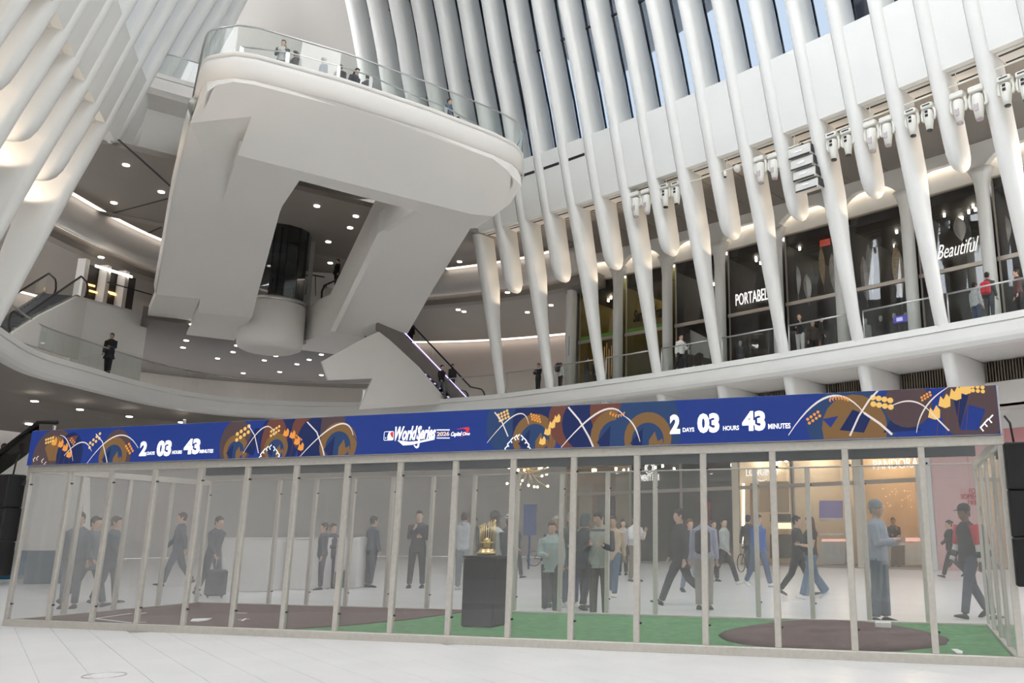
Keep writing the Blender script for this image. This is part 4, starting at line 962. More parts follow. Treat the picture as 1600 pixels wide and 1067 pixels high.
word(mz[1], 'Sam Edelman', 990, 1041, 503, 485, SIGNB, .02, .35)
word(mz[3], 'PORTABELLA', 1150, 1214, 478, 460, SIGNW, .0)
word(mz[6], 'Beautiful', 1465, 1533, 406, 384, SIGNW, -.008, .5)
mb = MB(); mb.box(on_front(mz[4], 1289, 378, .5), (.55, .05, .4), x=mz[4]['_al'], y=mz[4]['_out']); mb.build('red_sign', mat('red_sign', (.5, .05, .04), .5, emit=(1, .15, .1), estr=.25), mz[4])
mb = MB(); mb.box(on_front(mz[5], 1415, 497, -.06), (1.1, .04, .30), x=mz[5]['_al'], y=mz[5]['_out']); mb.build('violet_sign', mat('violet_sign', (.05, .04, .2), .5, emit=(.10, .08, .45), estr=.6), mz[5])
for dx in (-.28, .25):
    mb = MB(); mb.box(on_front(mz[5], 1415, 497, -.10) + Vector(mz[5]['_al']) * dx, (.28, .03, .16), x=mz[5]['_al'], y=mz[5]['_out']); mb.build('violet_sign_plate', mat('violet_plate', (.6, .6, .9), .5, emit=(.6, .6, 1), estr=.5), mz[5])
DRAPE = mat('silver_drape', (.5, .48, .45), .35, metal=.3, noise=.2); TANF = mat('tan_feather', (.50, .38, .24), .7, noise=.25, nscale=12)
for r, (x, y), hh, ww, m in ((mz[4], (1245, 440), 1.9, .45, DRAPE), (mz[4], (1262, 452), 1.6, .4, DRAPE), (mz[4], (1285, 420), 2.3, .30, TANF), (mz[4], (1302, 430), 2.2, .35, DRAPE), (mz[5], (1352, 440), 2.5, .4, DRAPE), (mz[5], (1360, 420), 2.4, .35, DRAPE), (mz[5], (1404, 430), 3.0, .5, TANF), (mz[6], (1500, 360), 1.3, .5, DRAPE), (mz[7], (1570, 360), 1.6, .5, DRAPE)):
    c = on_front(r, x, y, .9); al = Vector(r['_al']); ou = Vector(r['_out']); rows = []
    for i in range(9):
        t = i / 8; w = ww * .6 * (0.06 + sin(pi * min(1, t * 1.15)) ** .8) * (1 - .3 * t); q = []
        for k in range(8):
            a = 2 * pi * k / 8; q.append(c + al * (w * cos(a) + .25 * (t - .5) * ww) + ou * (w * .35 * sin(a) + .03 * (k % 2)) + Vector((0, 0, hh * (.5 - t))))
        rows.append(q)
    mb = MB(); mb.loft(rows, smooth=False); mb.build('hanging_feather' if m is TANF else 'hanging_drape', m, r)
mb = MB(); mb.prism([on_front(mz[2], 1072, 512, 1.2), on_front(mz[2], 1108, 530, 1.2), on_front(mz[2], 1108, 560, 1.2), on_front(mz[2], 1072, 552, 1.2)], Vector(mz[2]['_out']) * .1); mb.build('slanted_panel', PLASTER, mz[2])
# gallery end wall beside the first shop, with a blue sign
mb = MB(); mb.prism([WP(1, 0.9, OD - .3, 8.7), WP(1, 1.35, OD - .3, 8.7), WP(1, 1.35, OD - .3, 15.6), WP(1, 0.9, OD - .3, 15.6)], WP(1, 1, 8, 0) - WP(1, 1, 0, 0)); struct(mb.build('wall_gallery_end', PLASTER))
p = WP(1, 0.85, OD - .6, 0); s_, z_ = solve_so(893, 541, OD - .6)
mb = MB(); mb.box(WP(1, s_, OD - .62, z_), (.34, .06, 1.15), x=(N2.x, N2.y, 0), y=(A2.x, A2.y, 0)); o = tag(mb.build('blue_sign', mat('blue_sign', (.02, .16, .34), .5), None, WP(1, s_, OD - .62, z_ - .6)), 'narrow blue sign plate on the white column beside the first upper shop', 'sign')
for dz in (.3, .0, -.3):
    mb = MB(); mb.lathe([(.09, -.01), (.09, .01)], WP(1, s_, OD - .66, z_ + dz), 10, axis=(A2.x, A2.y, 0)); mb.build('sign_symbol', SIGNW, o, o['_o'])

# ground floor shops
CREAM = mat('cream_wall', (0.80, 0.70, 0.56), .6); GOLDW = mat('golden_wall', (.80, .62, .38), .5, noise=.1, nscale=1); COPPER = mat('copper_panel', (.42, .21, .12), .4, metal=.3, noise=.1); BEIGE = mat('beige_wood', (.42, .31, .21), .5, noise=.15, nscale=2)
GZ = 6.05; GO = 4.7
def gs(px): return s_of_px(px, GO, 2.0)
WLAMP = mat('warm_shop_lamp', (1, 1, 1), .5, emit=(1, .86, .68), estr=110.0)
g1 = shop('brown timber-fronted ground floor shop left of the dark clothes shop', gs(884), gs(984), 0.0, GZ, GO, 5, BEIGE, DKF, WSPOT, 3.6, nl=9, zc=5.0)
g2 = shop('dark ground floor clothes shop with a number name over its window', gs(986), gs(1064), 0.0, GZ, GO, 5, DKW, DKF, SPOT, 3.6, nl=7, zc=5.0, back=BEIGE)
g3 = shop('dark ground floor shop with a red poster in the window', gs(1066), gs(1146), 0.0, GZ, GO, 5, DKW, DKF, SPOT, 3.6, nl=4, zc=5.0)
g4 = shop('copper-panelled watch shop with a white glowing name', gs(1156), gs(1238), 0.0, GZ, GO, 4.5, CREAM, DKF, WLAMP, 3.6, nl=9, zc=5.2)
g5 = shop('cream jewellery shop with a violet screen and white shelves', gs(1242), gs(1338), 0.0, GZ, GO, 4.5, CREAM, DKF, WLAMP, 3.6, nl=12, zc=5.6)
g6 = shop('golden jewellery shop with a lit counter and pale lettering', gs(1352), gs(1452), 0.0, GZ, GO, 5, GOLDW, DKF, WLAMP, 3.6, nl=14, zc=5.6, back=CREAM)
word(g2, 'TWENTY FOUR', 999, 1031, 752, 742, SIGNW, .0)
mb = MB()
for r_ in (.30, .20): mb.tube([on_front(g2, 1015, 731, -.1) + Vector(g2['_al']) * (r_ * cos(t * pi / 10)) + Vector((0, 0, r_ * sin(t * pi / 10))) for t in range(20)], .03, 6, closed=True)
mb.build('round_emblem', SIGNW, g2)
word(g4, 'LONGINES', 1166, 1216, 744, 732, SIGNW, .02)
mb = MB(); c = on_front(g4, 1190, 750, -.1); al = Vector(g4['_al']); mb.prism([c, c + al * .32 + Vector((0, 0, .06)), c + al * .10 + Vector((0, 0, -.07)), c - al * .10 + Vector((0, 0, -.07)), c - al * .32 + Vector((0, 0, .06))], Vector(g4['_out']) * .02); mb.build('winged_emblem', SIGNW, g4)
word(g6, 'PANDORA', 1365, 1436, 734, 719, SIGNW, .0)
def panel(r, x0, x1, y0, y1, d, m, name, th=.05):
    P = [on_front(r, x0, y1, d), on_front(r, x1, y1, d), on_front(r, x1, y0, d), on_front(r, x0, y0, d)]
    mb = MB(); mb.prism(P, Vector(r['_out']) * th); return mb.build(name, m, r)
panel(g1, 905, 925, 755, 888, .3, mat('pale_wood', (.52, .41, .29), .5), 'timber_panel'); panel(g1, 935, 960, 775, 888, .5, DKW, 'dark_panel'); panel(g1, 962, 982, 745, 888, .1, TANW, 'timber_panel')
panel(g3, 1092, 1110, 783, 835, -.03, mat('red_poster', (.25, .05, .035), .5, noise=.5, nscale=3), 'poster')
panel(g4, 1172, 1184, 755, 882, .2, COPPER, 'copper_panel'); panel(g4, 1186, 1232, 752, 800, 1.2, TANW, 'sign_board'); panel(g4, 1203, 1236, 803, 815, 1.5, DKW, 'dark_canopy'); panel(g4, 1205, 1238, 817, 826, 1.8, mat('lit_shelf', (.8, .7, .5), .5, emit=(1, .8, .45), estr=2.2), 'lit_shelf'); panel(g4, 1203, 1236, 835, 872, 1.2, mat('dark_counter', (.08, .06, .05), .4), 'counter', .5)
panel(g4, 1160, 1163, 755, 850, .1, mat('lit_strip', (1, 1, 1), .5, emit=(1, .85, .6), estr=3), 'lit_strip')
panel(g5, 1280, 1316, 782, 809, .5, mat('violet_screen', (.02, .02, .02), .3, emit=(.16, .12, .28), estr=.9, noise=0), 'display_screen'); panel(g5, 1281, 1320, 811, 814, .4, PLASTER, 'shelf', .4); panel(g5, 1281, 1320, 833, 836, .4, PLASTER, 'shelf', .4); panel(g5, 1282, 1320, 846, 881, .3, mat('pale_cabinet', (.6, .55, .5), .5), 'cabinet', .5); panel(g5, 1284, 1318, 842, 846, .3, mat('pink_lit', (.8, .5, .45), .5, emit=(1, .5, .4), estr=1.0), 'lit_display', .3)
panel(g6, 1388, 1432, 840, 846, .8, mat('pink_lit', (.8, .5, .45), .5, emit=(1, .5, .4), estr=1.0), 'lit_display', .5); panel(g6, 1390, 1445, 848, 882, .9, CREAM, 'counter', .5); panel(g6, 1392, 1412, 852, 884, .8, mat('brown_crate', (.25, .17, .11), .6), 'counter_front', .1)
# cream posts between the shops, pink hoarding, grey wall with blue board
for px0, px1, m in ((1147, 1156, CREAM), (1339, 1351, mat('cream_post', (.72, .66, .56), .5)), (1064.5, 1066, FRAME), (1453, 1461, WHITE)):
    mb = MB(); mb.prism([WP(1, gs(px0), GO - .1, 0), WP(1, gs(px1), GO - .1, 0), WP(1, gs(px1), GO - .1, GZ), WP(1, gs(px0), GO - .1, GZ)], WP(1, 10, GO + .5, 0) - WP(1, 10, GO, 0)); o = mb.build('shop_post', m, mez)
PINK = mat('pink_hoarding', (0.72, 0.47, 0.46), .6); PINK2 = mat('deep_pink_hoarding', (0.66, 0.33, 0.33), .6)
s0, s1 = gs(1461), gs(1461) + 9
hb = empty('pink_hoarding', WP(1, s0 + 1.5, GO, 0), 'pale pink hoarding with red lettering beside the golden jewellery shop', 'hoarding')
al = (WP(1, s0 + 3, GO, 0) - WP(1, s0, GO, 0)).normalized(); hb['_al'] = tuple(al); hb['_out'] = tuple(Vector((-al.y, al.x, 0)) if Vector((-al.y, al.x, 0)).dot(WP(1, s0, 1, 0) - WP(1, s0, 0, 0)) > 0 else Vector((al.y, -al.x, 0)))
for k in range(6):
    p, q = WP(1, s0 + 1.5 * k, GO, 0), WP(1, s0 + 1.5 * (k + 1) - .015, GO, 0)
    mb = MB(); mb.prism([p, q, q + Vector((0, 0, 5.4)), p + Vector((0, 0, 5.4))], Vector(hb['_out']) * .08); mb.build('hoarding_board', PINK if k < 2 else PINK2, hb)
p, q = WP(1, s0, GO, 5.4), WP(1, s0 + 9, GO, 5.4); mb = MB(); mb.prism([p, q, q + Vector((0, 0, .7)), p + Vector((0, 0, .7))], Vector(hb['_out']) * .1); mb.build('white_header', WHITE, hb)
RED = mat('red_letters', (.55, .03, .06), .5)
word(hb, 'FOR', 1515, 1530, 771, 763, RED, .0); word(hb, 'SOMEONE', 1502, 1542, 780, 772, RED, .0); word(hb, 'FREE', 1513, 1533, 789, 782, RED, .0)
mb = MB(); c = at_y(828, 812, 35); mb.box(c, (.52, .08, 1.25)); mb.box(c + Vector((0, 0.02, -1.0)), (.08, .06, 1.9)); o = mb.build('blue_board', mat('blue_board', (.03, .06, .20), .5), None, Vector((c.x, c.y, 0))); tag(o, 'tall dark blue sign board standing before the grey rear wall', 'sign')

# ------------------------------------------------------------------ escalators and landing parapets
def vpl(px, py, p0, d):
    n = Vector((-d.y, d.x, 0)); r_ = ray(px, py); return EYEP + r_ * ((p0 - EYEP).dot(n) / r_.dot(n))
TRUSS = mat('grey_truss', (.20, .18, .165), .5, metal=.2); RUB = mat('black_rubber', (.015, .015, .015), .5); LED = mat('violet_led', (.5, .4, 1), .5, emit=(.55, .42, 1), estr=3.0)
def escalator(b, t, wdir, w, label, clad=None, led=True, cd=.1):
    """b, t: foot and head of the near side; wdir: towards the far side"""
    r = empty('escalator', b, label, 'escalator'); wd = Vector(wdir).normalized(); Z = Vector((0, 0, 1)); d = (t - b); h = Vector((d.x, d.y, 0)).normalized()
    for k in (0, 1):
        o_ = wd * (w * k); p = [b - h * .9, b, t, t + h * .9]; p[0].z = b.z; p[3].z = t.z; p = [q + o_ for q in p]
        mb = MB(); mb.prism([p[0] - Z * .35, p[1] - Z * .55, p[2] - Z * .95, p[3] - Z * .6, p[3] + Z * .05, p[2] + Z * .05, p[1] + Z * .05, p[0] + Z * .05], wd * .12); mb.build('truss_side', TRUSS, r)
        for i in range(6):
            a, c = p[1].lerp(p[2], i / 6 + .004), p[1].lerp(p[2], (i + 1) / 6 - .004); mb = MB(); mb.prism([a + Z * .1, c + Z * .1, c + Z * .88, a + Z * .88], wd * .012); mb.build('glass_panel', RAILGLASS, r)
        hr = [p[0] + Z * .15, p[0] - h * .25 + Z * .3, p[0] - h * .33 + Z * .55, p[0] - h * .2 + Z * .82, p[0] + Z * .95, p[1] + Z * .95, p[2] + Z * .95, p[3] + Z * .95, p[3] + h * .2 + Z * .82, p[3] + h * .33 + Z * .55, p[3] + h * .25 + Z * .3, p[3] + Z * .15]
        mb = MB(); mb.tube(hr, .045, 6); mb.build('handrail', RUB, r)
        if led: mb = MB(); e = p[1] + Z * .13 - wd * .02; mb.tube([e, p[2] + Z * .13 - wd * .02], .022, 5); mb.build('led_strip', LED, r)
    n = max(6, int((t.z - b.z) / .2))
    for i in range(n):
        c = b.lerp(t, (i + .5) / n) + wd * (w / 2 + .06); mb = MB(); mb.box(c - Z * .06, (w - .15, d.length * .83 / n, .12), x=wd, y=h); mb.build('step', DARKMETAL, r)
    if clad:
        mb = MB(); mb.prism(clad, wd * cd); mb.build('side_cladding', PLASTER, r)
    return r
eb = at_z(734, 630, 8.78); et = at_z(612, 503, 12.3); d_ = Vector((et.x - eb.x, et.y - eb.y, 0)).normalized()
wd_ = Vector((-d_.y, d_.x, 0)); wd_ = wd_ if wd_.y > 0 else -wd_
escalator(eb, et, wd_, 1.3, 'escalator with violet light strip rising from the ring walkway to the balcony landing', [vpl(x, y, eb + wd_ * .06, d_) for x, y in ((702, 630), (604, 512), (556, 535), (503, 565), (513, 594), (583, 591), (560, 640))])
eb2 = at_z(28, 532, 8.78); et2 = at_z(122, 462, 12.3); d2 = Vector((et2.x - eb2.x, et2.y - eb2.y, 0)).normalized(); w2 = Vector((-d2.y, d2.x, 0)); w2 = w2 if w2.x < 0 else -w2
escalator(eb2, et2, w2, 1.3, 'escalator behind the last left rib with looped black handrails', [vpl(x, y, eb2 - w2 * .12, d2) for x, y in ((20, 520), (64, 492), (122, 463), (160, 475), (160, 572), (100, 556), (20, 530))], led=False, cd=.1)
p0, p1 = at_z(124, 466, 12.35), at_z(232, 494, 12.35); d3 = (p1 - p0).normalized()
mb = MB(); mb.prism([p0 + Vector((0, 0, .1)), p1 + Vector((0, 0, .1)), p1 - Vector((0, 0, 1.4)), p0 - Vector((0, 0, 1.4))], Vector((-d3.y, d3.x, 0)) * .25); mb.build('landing_parapet', PLASTER, land)
mb = MB(); mb.prism([p0 - Vector((0, 0, 1.4)), p1 - Vector((0, 0, 1.4)), p1 - Vector((0, 0, 4.2)), p0 - Vector((0, 0, 4.2))], Vector((-d3.y, d3.x, 0)) * .2 ); mb.build('landing_wall', PLASTER, land)
mb = MB(); mb.prism([p0 + Vector((0, 0, .0)), p1, p1 + Vector((-4, 12, 0)), p0 + Vector((-6, 10, 0))], (0, 0, .06)); mb.build('landing_deck', PLASTER, land)
mb = MB(); q0, q1 = p0.lerp(p1, .34), p0.lerp(p1, 1.0); mb.tube([q0 + Vector((0, 0, 1.15)), q1 + Vector((0, 0, 1.15))], .03, 6); mb.build('handrail', RUB, land)
# lit kiosk shop on the landing
u = Vector((-d3.y, d3.x, 0)) * 2.6
ks = empty('landing_shop', p0.lerp(p1, .75) + u, 'small dark lit shop on the landing behind the left escalator', 'shop front')
mb = MB(); a, b = p0.lerp(p1, .42) + u, p0.lerp(p1, 1.25) + u; mb.prism([a, b, b + Vector((0, 0, 2.6)), a + Vector((0, 0, 2.6))], u * .05); mb.build('back_wall', DKW, ks)
for t in (.40, .72, 1.0):
    mb = MB(); c = p0.lerp(p1, t) + u * .9; mb.box(c + Vector((0, 0, 1.35)), (.42, .3, 2.7)); mb.build('post', PLASTER, ks)
mb = MB(); mb.box(p0.lerp(p1, .8) + u * .8 + Vector((0, 0, 2.45)), ((p1 - p0).length * .55, .12, .12), x=d3); mb.build('tube_lamp', mat('tube_lamp', (1, 1, 1), .5, emit=(1, .9, .8), estr=4), ks)
for t, zz in ((.55, 1.5), (.62, 1.2), (.86, 1.4), (.92, 1.35)):
    mb = MB(); mb.box(p0.lerp(p1, t) + u * .93 + Vector((0, 0, zz)), (.5, .05, .10), x=d3); mb.build('lit_shelf', mat('amber_shelf', (1, .7, .3), .5, emit=(1, .62, .22), estr=2.5), ks)
# people-sized rail inside the balcony opening
mb = MB(); mb.tube([at_a(x, y, 9.0) for x, y in ((463, 438), (490, 430), (507, 433))], .035, 6); mb.tube([at_a(x, y, 8.0) for x, y in ((502, 474), (503, 455), (507, 446), (524, 438), (540, 415))], .05, 6); mb.tube([at_a(493, 430, 9.0), at_a(493, 462, 9.0)], .025, 5); mb.build('inner_handrail', RUB, balcony)
mb = MB(); mb.prism([at_a(x, y, 9.2) for x, y in ((463, 430), (560, 430), (560, 480), (463, 480))], LC(.1, 0, 0) - LC(0, 0, 0)); mb.build('stair_cheek', PLASTER, balcony)

# ------------------------------------------------------------------ stage lights and loudspeakers under the white band
FIX = mat('cream_fixture_shell', (.74, .73, .68), .4); VIOL = mat('pale_violet_lens', (.45, .38, .42), .2)
OFX = -2.0
def stage_light(px, yt, yb, kind, label, side=1, lit=None):
    s, zt = solve_so(px, yt, OFX, side); s2, zb_ = solve_so(px, yb, OFX, side)
    top = WP(side, s, OFX, zt); hh = zt - zb_; p, n, d = rcurve(s, side); X = Vector((d.x, d.y, 0)); Y = Vector((n.x, n.y, 0)); Z = Vector((0, 0, 1))
    r = empty('stage_light', top, label, 'stage light', 'moving stage lights under the white band')
    k = hh / 1.1; w = .23 * k
    mb = MB(); mb.bbox(top - Z * .10 * k, (w * 2, .34 * k, .20 * k), x=X, y=Y, bev=.03 * k); base_ = mb.build('base', FIX, r)
    if kind:
        mb = MB(); mb.box(top - Z * .09 * k - Y * .172 * k, (w * 1.3, .01, .06 * k), x=X, y=Y); mb.build('control_panel', DARKMETAL, base_, r['_o'])
    for e in (-1, 1):
        mb = MB(); mb.tube([top + X * (w * .9 * e) - Z * .18 * k, top + X * (w * 1.12 * e) - Z * .36 * k, top + X * (w * 1.08 * e) - Z * .58 * k, top + X * (w * .85 * e) - Z * .66 * k], [.05 * k, .055 * k, .055 * k, .045 * k], 8); mb.build('yoke_arm', FIX, r)
        mb = MB(); mb.tube([top + X * (.11 * e) + Z * .0, top + X * (.11 * e) + Z * .09], .03, 6); mb.build('clamp', DARKMETAL, r)
    mb = MB(); mb.lathe([(.10 * k, -.24 * k), (.17 * k, -.28 * k), (.185 * k, -.45 * k), (.18 * k, -.62 * k), (.14 * k, -.85 * k), (.115 * k, -1.04 * k)], top, 14, axis=(0, 0, 1)); head_ = mb.build('head', FIX, r)
    mb = MB(); mb.lathe([(.112 * k, -1.04 * k), (.105 * k, -1.085 * k), (.02 * k, -1.09 * k)], top, 14); mb.build('lens', DARKMETAL if kind else VIOL, head_, r['_o'])
    if kind:
        for dz in (.37, .52):
            mb = MB(); mb.box(top - Z * dz * k - Y * .187 * k, (.11 * k, .02, .10 * k), x=X, y=Y); mb.build('dark_vent', BLACK, head_, r['_o'])
    else:
        mb = MB(); mb.box(top - Z * .72 * k - Y * .165 * k, (.13 * k, .02, .22 * k), x=X, y=Y); mb.build('pale_window', VIOL, head_, r['_o'])
    return s, zt
ordn = ['first', 'second', 'third', 'fourth', 'fifth', 'sixth', 'seventh', 'eighth', 'ninth', 'tenth', 'eleventh', 'twelfth', 'thirteenth', 'fourteenth', 'fifteenth', 'sixteenth']
FL = [(994, 301, 340, 0), (1011, 296.5, 335, 0), (1040, 289, 325, 1), (1057.5, 285, 320.5, 1), (1188, 245.5, 288, 0), (1209, 241, 281.6, 0), (1301, 209, 252, 1), (1323.5, 203, 245, 1), (1361, 191, 239, 0), (1385, 184, 230, 0), (1424, 172, 215, 1), (1449.5, 163, 206.5, 1), (1496, 146, 196, 0), (1526, 136, 190, 0), (1570, 120.5, 168.6, 1), (1599, 112, 160, 1)]
pipe = []
for i, (x, yt, yb, kd) in enumerate(FL):
    pipe.append(stage_light(x, yt, yb, kd, f'{ordn[i]} cream stage light from the balcony under the right white band' + (', black vents' if kd else ', pale window')))
stage_light(31, -12, 36, 0, 'lone white stage light under the left white band')
for o in [o for o in COL.objects if o.get('label') == 'lone white stage light under the left white band']:
    pass
mb = MB(); s_a, s_b = pipe[0][0] - .5, pipe[-1][0] + .6
def zp(s):
    xs = [p[0] for p in pipe]; zs_ = [p[1] + .08 for p in pipe]; return interp(xs, zs_, s)
zmean = sum(p[1] for p in pipe) / len(pipe) + .10
mb.tube([WP(1, s_a + (s_b - s_a) * i / 30, OFX, zmean) for i in range(31)], .03, 6)
pp = mb.build('lighting_pipe', FIX, ceil_right)
for k in range(int(s_a / 3.4) + 1, int(s_b / 3.4) + 1):
    mb = MB(); mb.tube([WP(1, 3.4 * k - 1.7 + .6, OFX, zmean), WP(1, 3.4 * k - 1.7 + .6, OFX, 17.1)], .02, 5); mb.build('pipe_hanger', FIX, ceil_right)
# loudspeaker column
s, zt = solve_so(1254, 231, OFX); _, zb_ = solve_so(1262, 297, OFX); p, n, d = rcurve(s, 1); X = Vector((d.x, d.y, 0)); Y = Vector((n.x, n.y, 0))
la_ = empty('line_array', WP(1, s, OFX, zt), 'white hanging loudspeaker stack of four cabinets under the right white band', 'loudspeaker')
ch = (zt - zb_) / 4
for i in range(4):
    c = WP(1, s + .05 * i, OFX + .06 * i, zt - ch * (i + .5)); mb = MB(); mb.bbox(c, (1.02, .6, ch * .9), x=X, y=Y + Vector((0, 0, .10 * i)), bev=.04); cab_ = mb.build('cabinet', mat('cream_speaker', (.66, .65, .62), .5), la_)
    mb = MB(); mb.box(c - Y * .305 - Vector((0, 0, ch * .5)), (.95, .02, ch * .12), x=X, y=Y); mb.build('dark_gap', BLACK, cab_, la_['_o'])
    mb = MB(); mb.box(c + X * .53 - Vector((0, 0, .0)), (.03, .5, ch * .7), x=X, y=Y); mb.build('rigging', DARKMETAL, cab_, la_['_o'])
    mb = MB(); mb.box(c - Y * .31 + Vector((0, 0, -.02)), (.30, .012, .07), x=X, y=Y); mb.build('badge', STEEL, cab_, la_['_o'])
mb = MB(); mb.tube([WP(1, s, OFX, zt - .02), WP(1, s, OFX, zmean)], .05, 6); mb.build('hook', DARKMETAL, la_)
# two small devices on the pipe
s, z = solve_so(1152, 263, OFX); mb = MB(); c = WP(1, s, OFX, z); mb.ball(c, .17, 12); mb.tube([c, Vector((c.x, c.y, zmean))], .03, 6); tag(mb.build('globe_antenna', FIX, None, c), 'white globe hanging from the lighting pipe', 'antenna')
s, z = solve_so(1133, 272, OFX); mb = MB(); c = WP(1, s, OFX, z); mb.lathe([(.05, -.12), (.08, -.06), (.08, .08), (.04, .14)], c, 12); mb.tube([c, Vector((c.x, c.y, zmean))], .025, 6); o = tag(mb.build('camera', FIX, None, c), 'small white security camera hanging from the lighting pipe', 'camera')
mb = MB(); mb.ball(c - Vector((0, 0, .12)), .06, 8); mb.build('lens', BLACK, o, tuple(c))

# ------------------------------------------------------------------ things on the ground floor
def column_speaker(s_, b, z0, z1, label, flip, xpx=None):
    c0 = CP(s_, b, 0); r = empty('column_loudspeaker', CP(s_, b, z0), label, 'loudspeaker'); h = z1 - z0
    for k in range(3):
        mb = MB(); za = z0 + h * k / 3; mb.bbox(CP(s_, b + .02 * (k == 1), za + h / 6), (.23, .28, h / 3 - .002), x=cx_, y=cb, bev=.015); mb.build('cabinet', BLACK, r)
    mb = MB(); mb.box(CP(s_ + flip * -.10, b + .1, z1 - .12), (.16, .08, .08), x=cx_, y=cb); mb.build('bracket', DARKMETAL, r)
    mb = MB(); mb.tube([CP(s_, b, z1), CP(s_ - flip * .02, b, z1 + .22), CP(s_ - flip * .07, b, z1 + .3)], .012, 6); mb.build('cable', RUB, r)
column_speaker(CW + .13, -.02, .80, 2.28, 'black column loudspeaker mounted at the right end of the glass case', 1)
column_speaker(-.22, -.10, .72, 2.24, 'black column loudspeaker mounted at the left end of the glass case', -1)
WHC = mat('white_counter', (.70, .68, .67), .5)
for i, (x0, x1, yb, lab) in enumerate(((340, 417, 924, 'widest white counter block behind the left half of the case'), (447, 503, 921, 'white counter block between the two others behind the case'), (520, 556, 919, 'narrow white counter block nearest the standing man behind the case'))):
    a, b = at_z(x0, yb, 0), at_z(x1, yb, 0); c = (a + b) / 2; mb = MB(); w = (b - a).length
    r = empty('counter_block', c + Vector((0, .45, 0)), lab, 'counter'); mb.bbox(c + Vector((0, .45, .62)), (w, .9, 1.24), bev=.01); mb.build('body', WHC, r); mb = MB(); mb.bbox(c + Vector((0, .45, 1.26)), (w + .04, .94, .04), bev=.008); mb.build('top', PLASTER, r)
TEAL = mat('teal_kiosk', (.01, .10, .19), .5)
c = at_z(8, 905, 0); c.y += .4; r = empty('teal_kiosk', c, 'teal kiosk with a glowing white loop beside the left loudspeaker', 'kiosk')
mb = MB(); mb.bbox(c + Vector((-.2, 0, .45)), (1.0, .6, .9), bev=.02); mb.build('body', TEAL, r)
mb = MB(); mb.bbox(c + Vector((-.2, 0.05, 1.15)), (.75, .3, .5), bev=.03); mb.build('display', mat('kiosk_display', (.02, .03, .08), .3), r)
mb = MB(); lo_ = [c + Vector((-.35 + x, -.14, z)) for x, z in ((-.2, .93), (-.2, 1.38), (-.12, 1.46), (.28, 1.46), (.36, 1.38), (.36, .93))]; mb.tube(lo_, .022, 8); mb.build('light_loop', mat('loop_light', (1, 1, 1), .5, emit=(.95, .95, 1), estr=3), r)
mb = MB(); mb.prism([c + Vector((.06, -.305, .72)), c + Vector((.18, -.305, .72)), c + Vector((.12, -.305, .58))], (0, -.01, 0)); mb.build('green_mark', mat('green_mark', (.05, .4, .08), .5), r)
c = at_z(62, 912, 0); r = empty('teal_counter', c + Vector((0, .4, 0)), 'low teal counter seen through the leftmost glass panels', 'counter'); mb = MB(); mb.bbox(c + Vector((0, .4, .55)), (1.05, .7, 1.1), bev=.02); mb.build('body', TEAL, r); mb = MB(); mb.bbox(c + Vector((0, .4, 1.12)), (1.12, .76, .04), bev=.01); mb.build('top', DARKMETAL, r)
# stair flank at the far left
yy = 24.0
r = empty('escalator', Vector((at_y(20, 800, yy).x, yy, 0)), 'descending escalator with pale flank at the far left behind the case', 'escalator')
mb = MB(); mb.prism([Vector((p.x, p.y, max(0.0, p.z))) for p in [at_y(x, y, yy) for x, y in ((-60, 790), (-60, 700 + 85), (70, 690), (130, 690), (130, 860), (-60, 860))]], (0, .3, 0)); mb.build('side_cladding', PALE, r)
mb = MB(); mb.tube([at_y(x, y, yy + .1) for x, y in ((-60, 752), (60, 660), (90, 660))], .06, 6); mb.build('handrail', RUB, r)
mb = MB(); mb.prism([at_y(x, y, yy + .15) for x, y in ((-60, 755), (60, 663), (60, 695), (-60, 787))], (0, .03, 0)); mb.build('glass_panel', glass('dark_glass', (.25, .25, .25)), r)
# chandelier
cc = at_y(825, 733, 30); ch_ = empty('chandelier', cc, 'branching chandelier of small glowing bulbs behind the case', 'chandelier'); rn = random.Random(3)
mb = MB(); mb.tube([cc + Vector((0, 0, 1.9)), cc], .02, 6); mb.ball(cc, .08, 8); mb.build('stem', GOLD, ch_)
BULB = mat('chandelier_bulb', (1, 1, 1), .5, emit=(1, .78, .45), estr=9)
for i in range(26):
    t = 2 * pi * i / 26 * 5; q = cc + Vector((rn.uniform(.35, 1.0) * cos(t), rn.uniform(.35, 1.0) * sin(t), rn.uniform(-.7, .45)))
    mb = MB(); mb.tube([cc, cc.lerp(q, .5) + Vector((0, 0, -.1)), q], .01, 5); mb.build('arm', GOLD, ch_); mb = MB(); mb.ball(q + Vector((0, 0, .04)), .045, 8); mb.build('bulb', BULB, ch_)
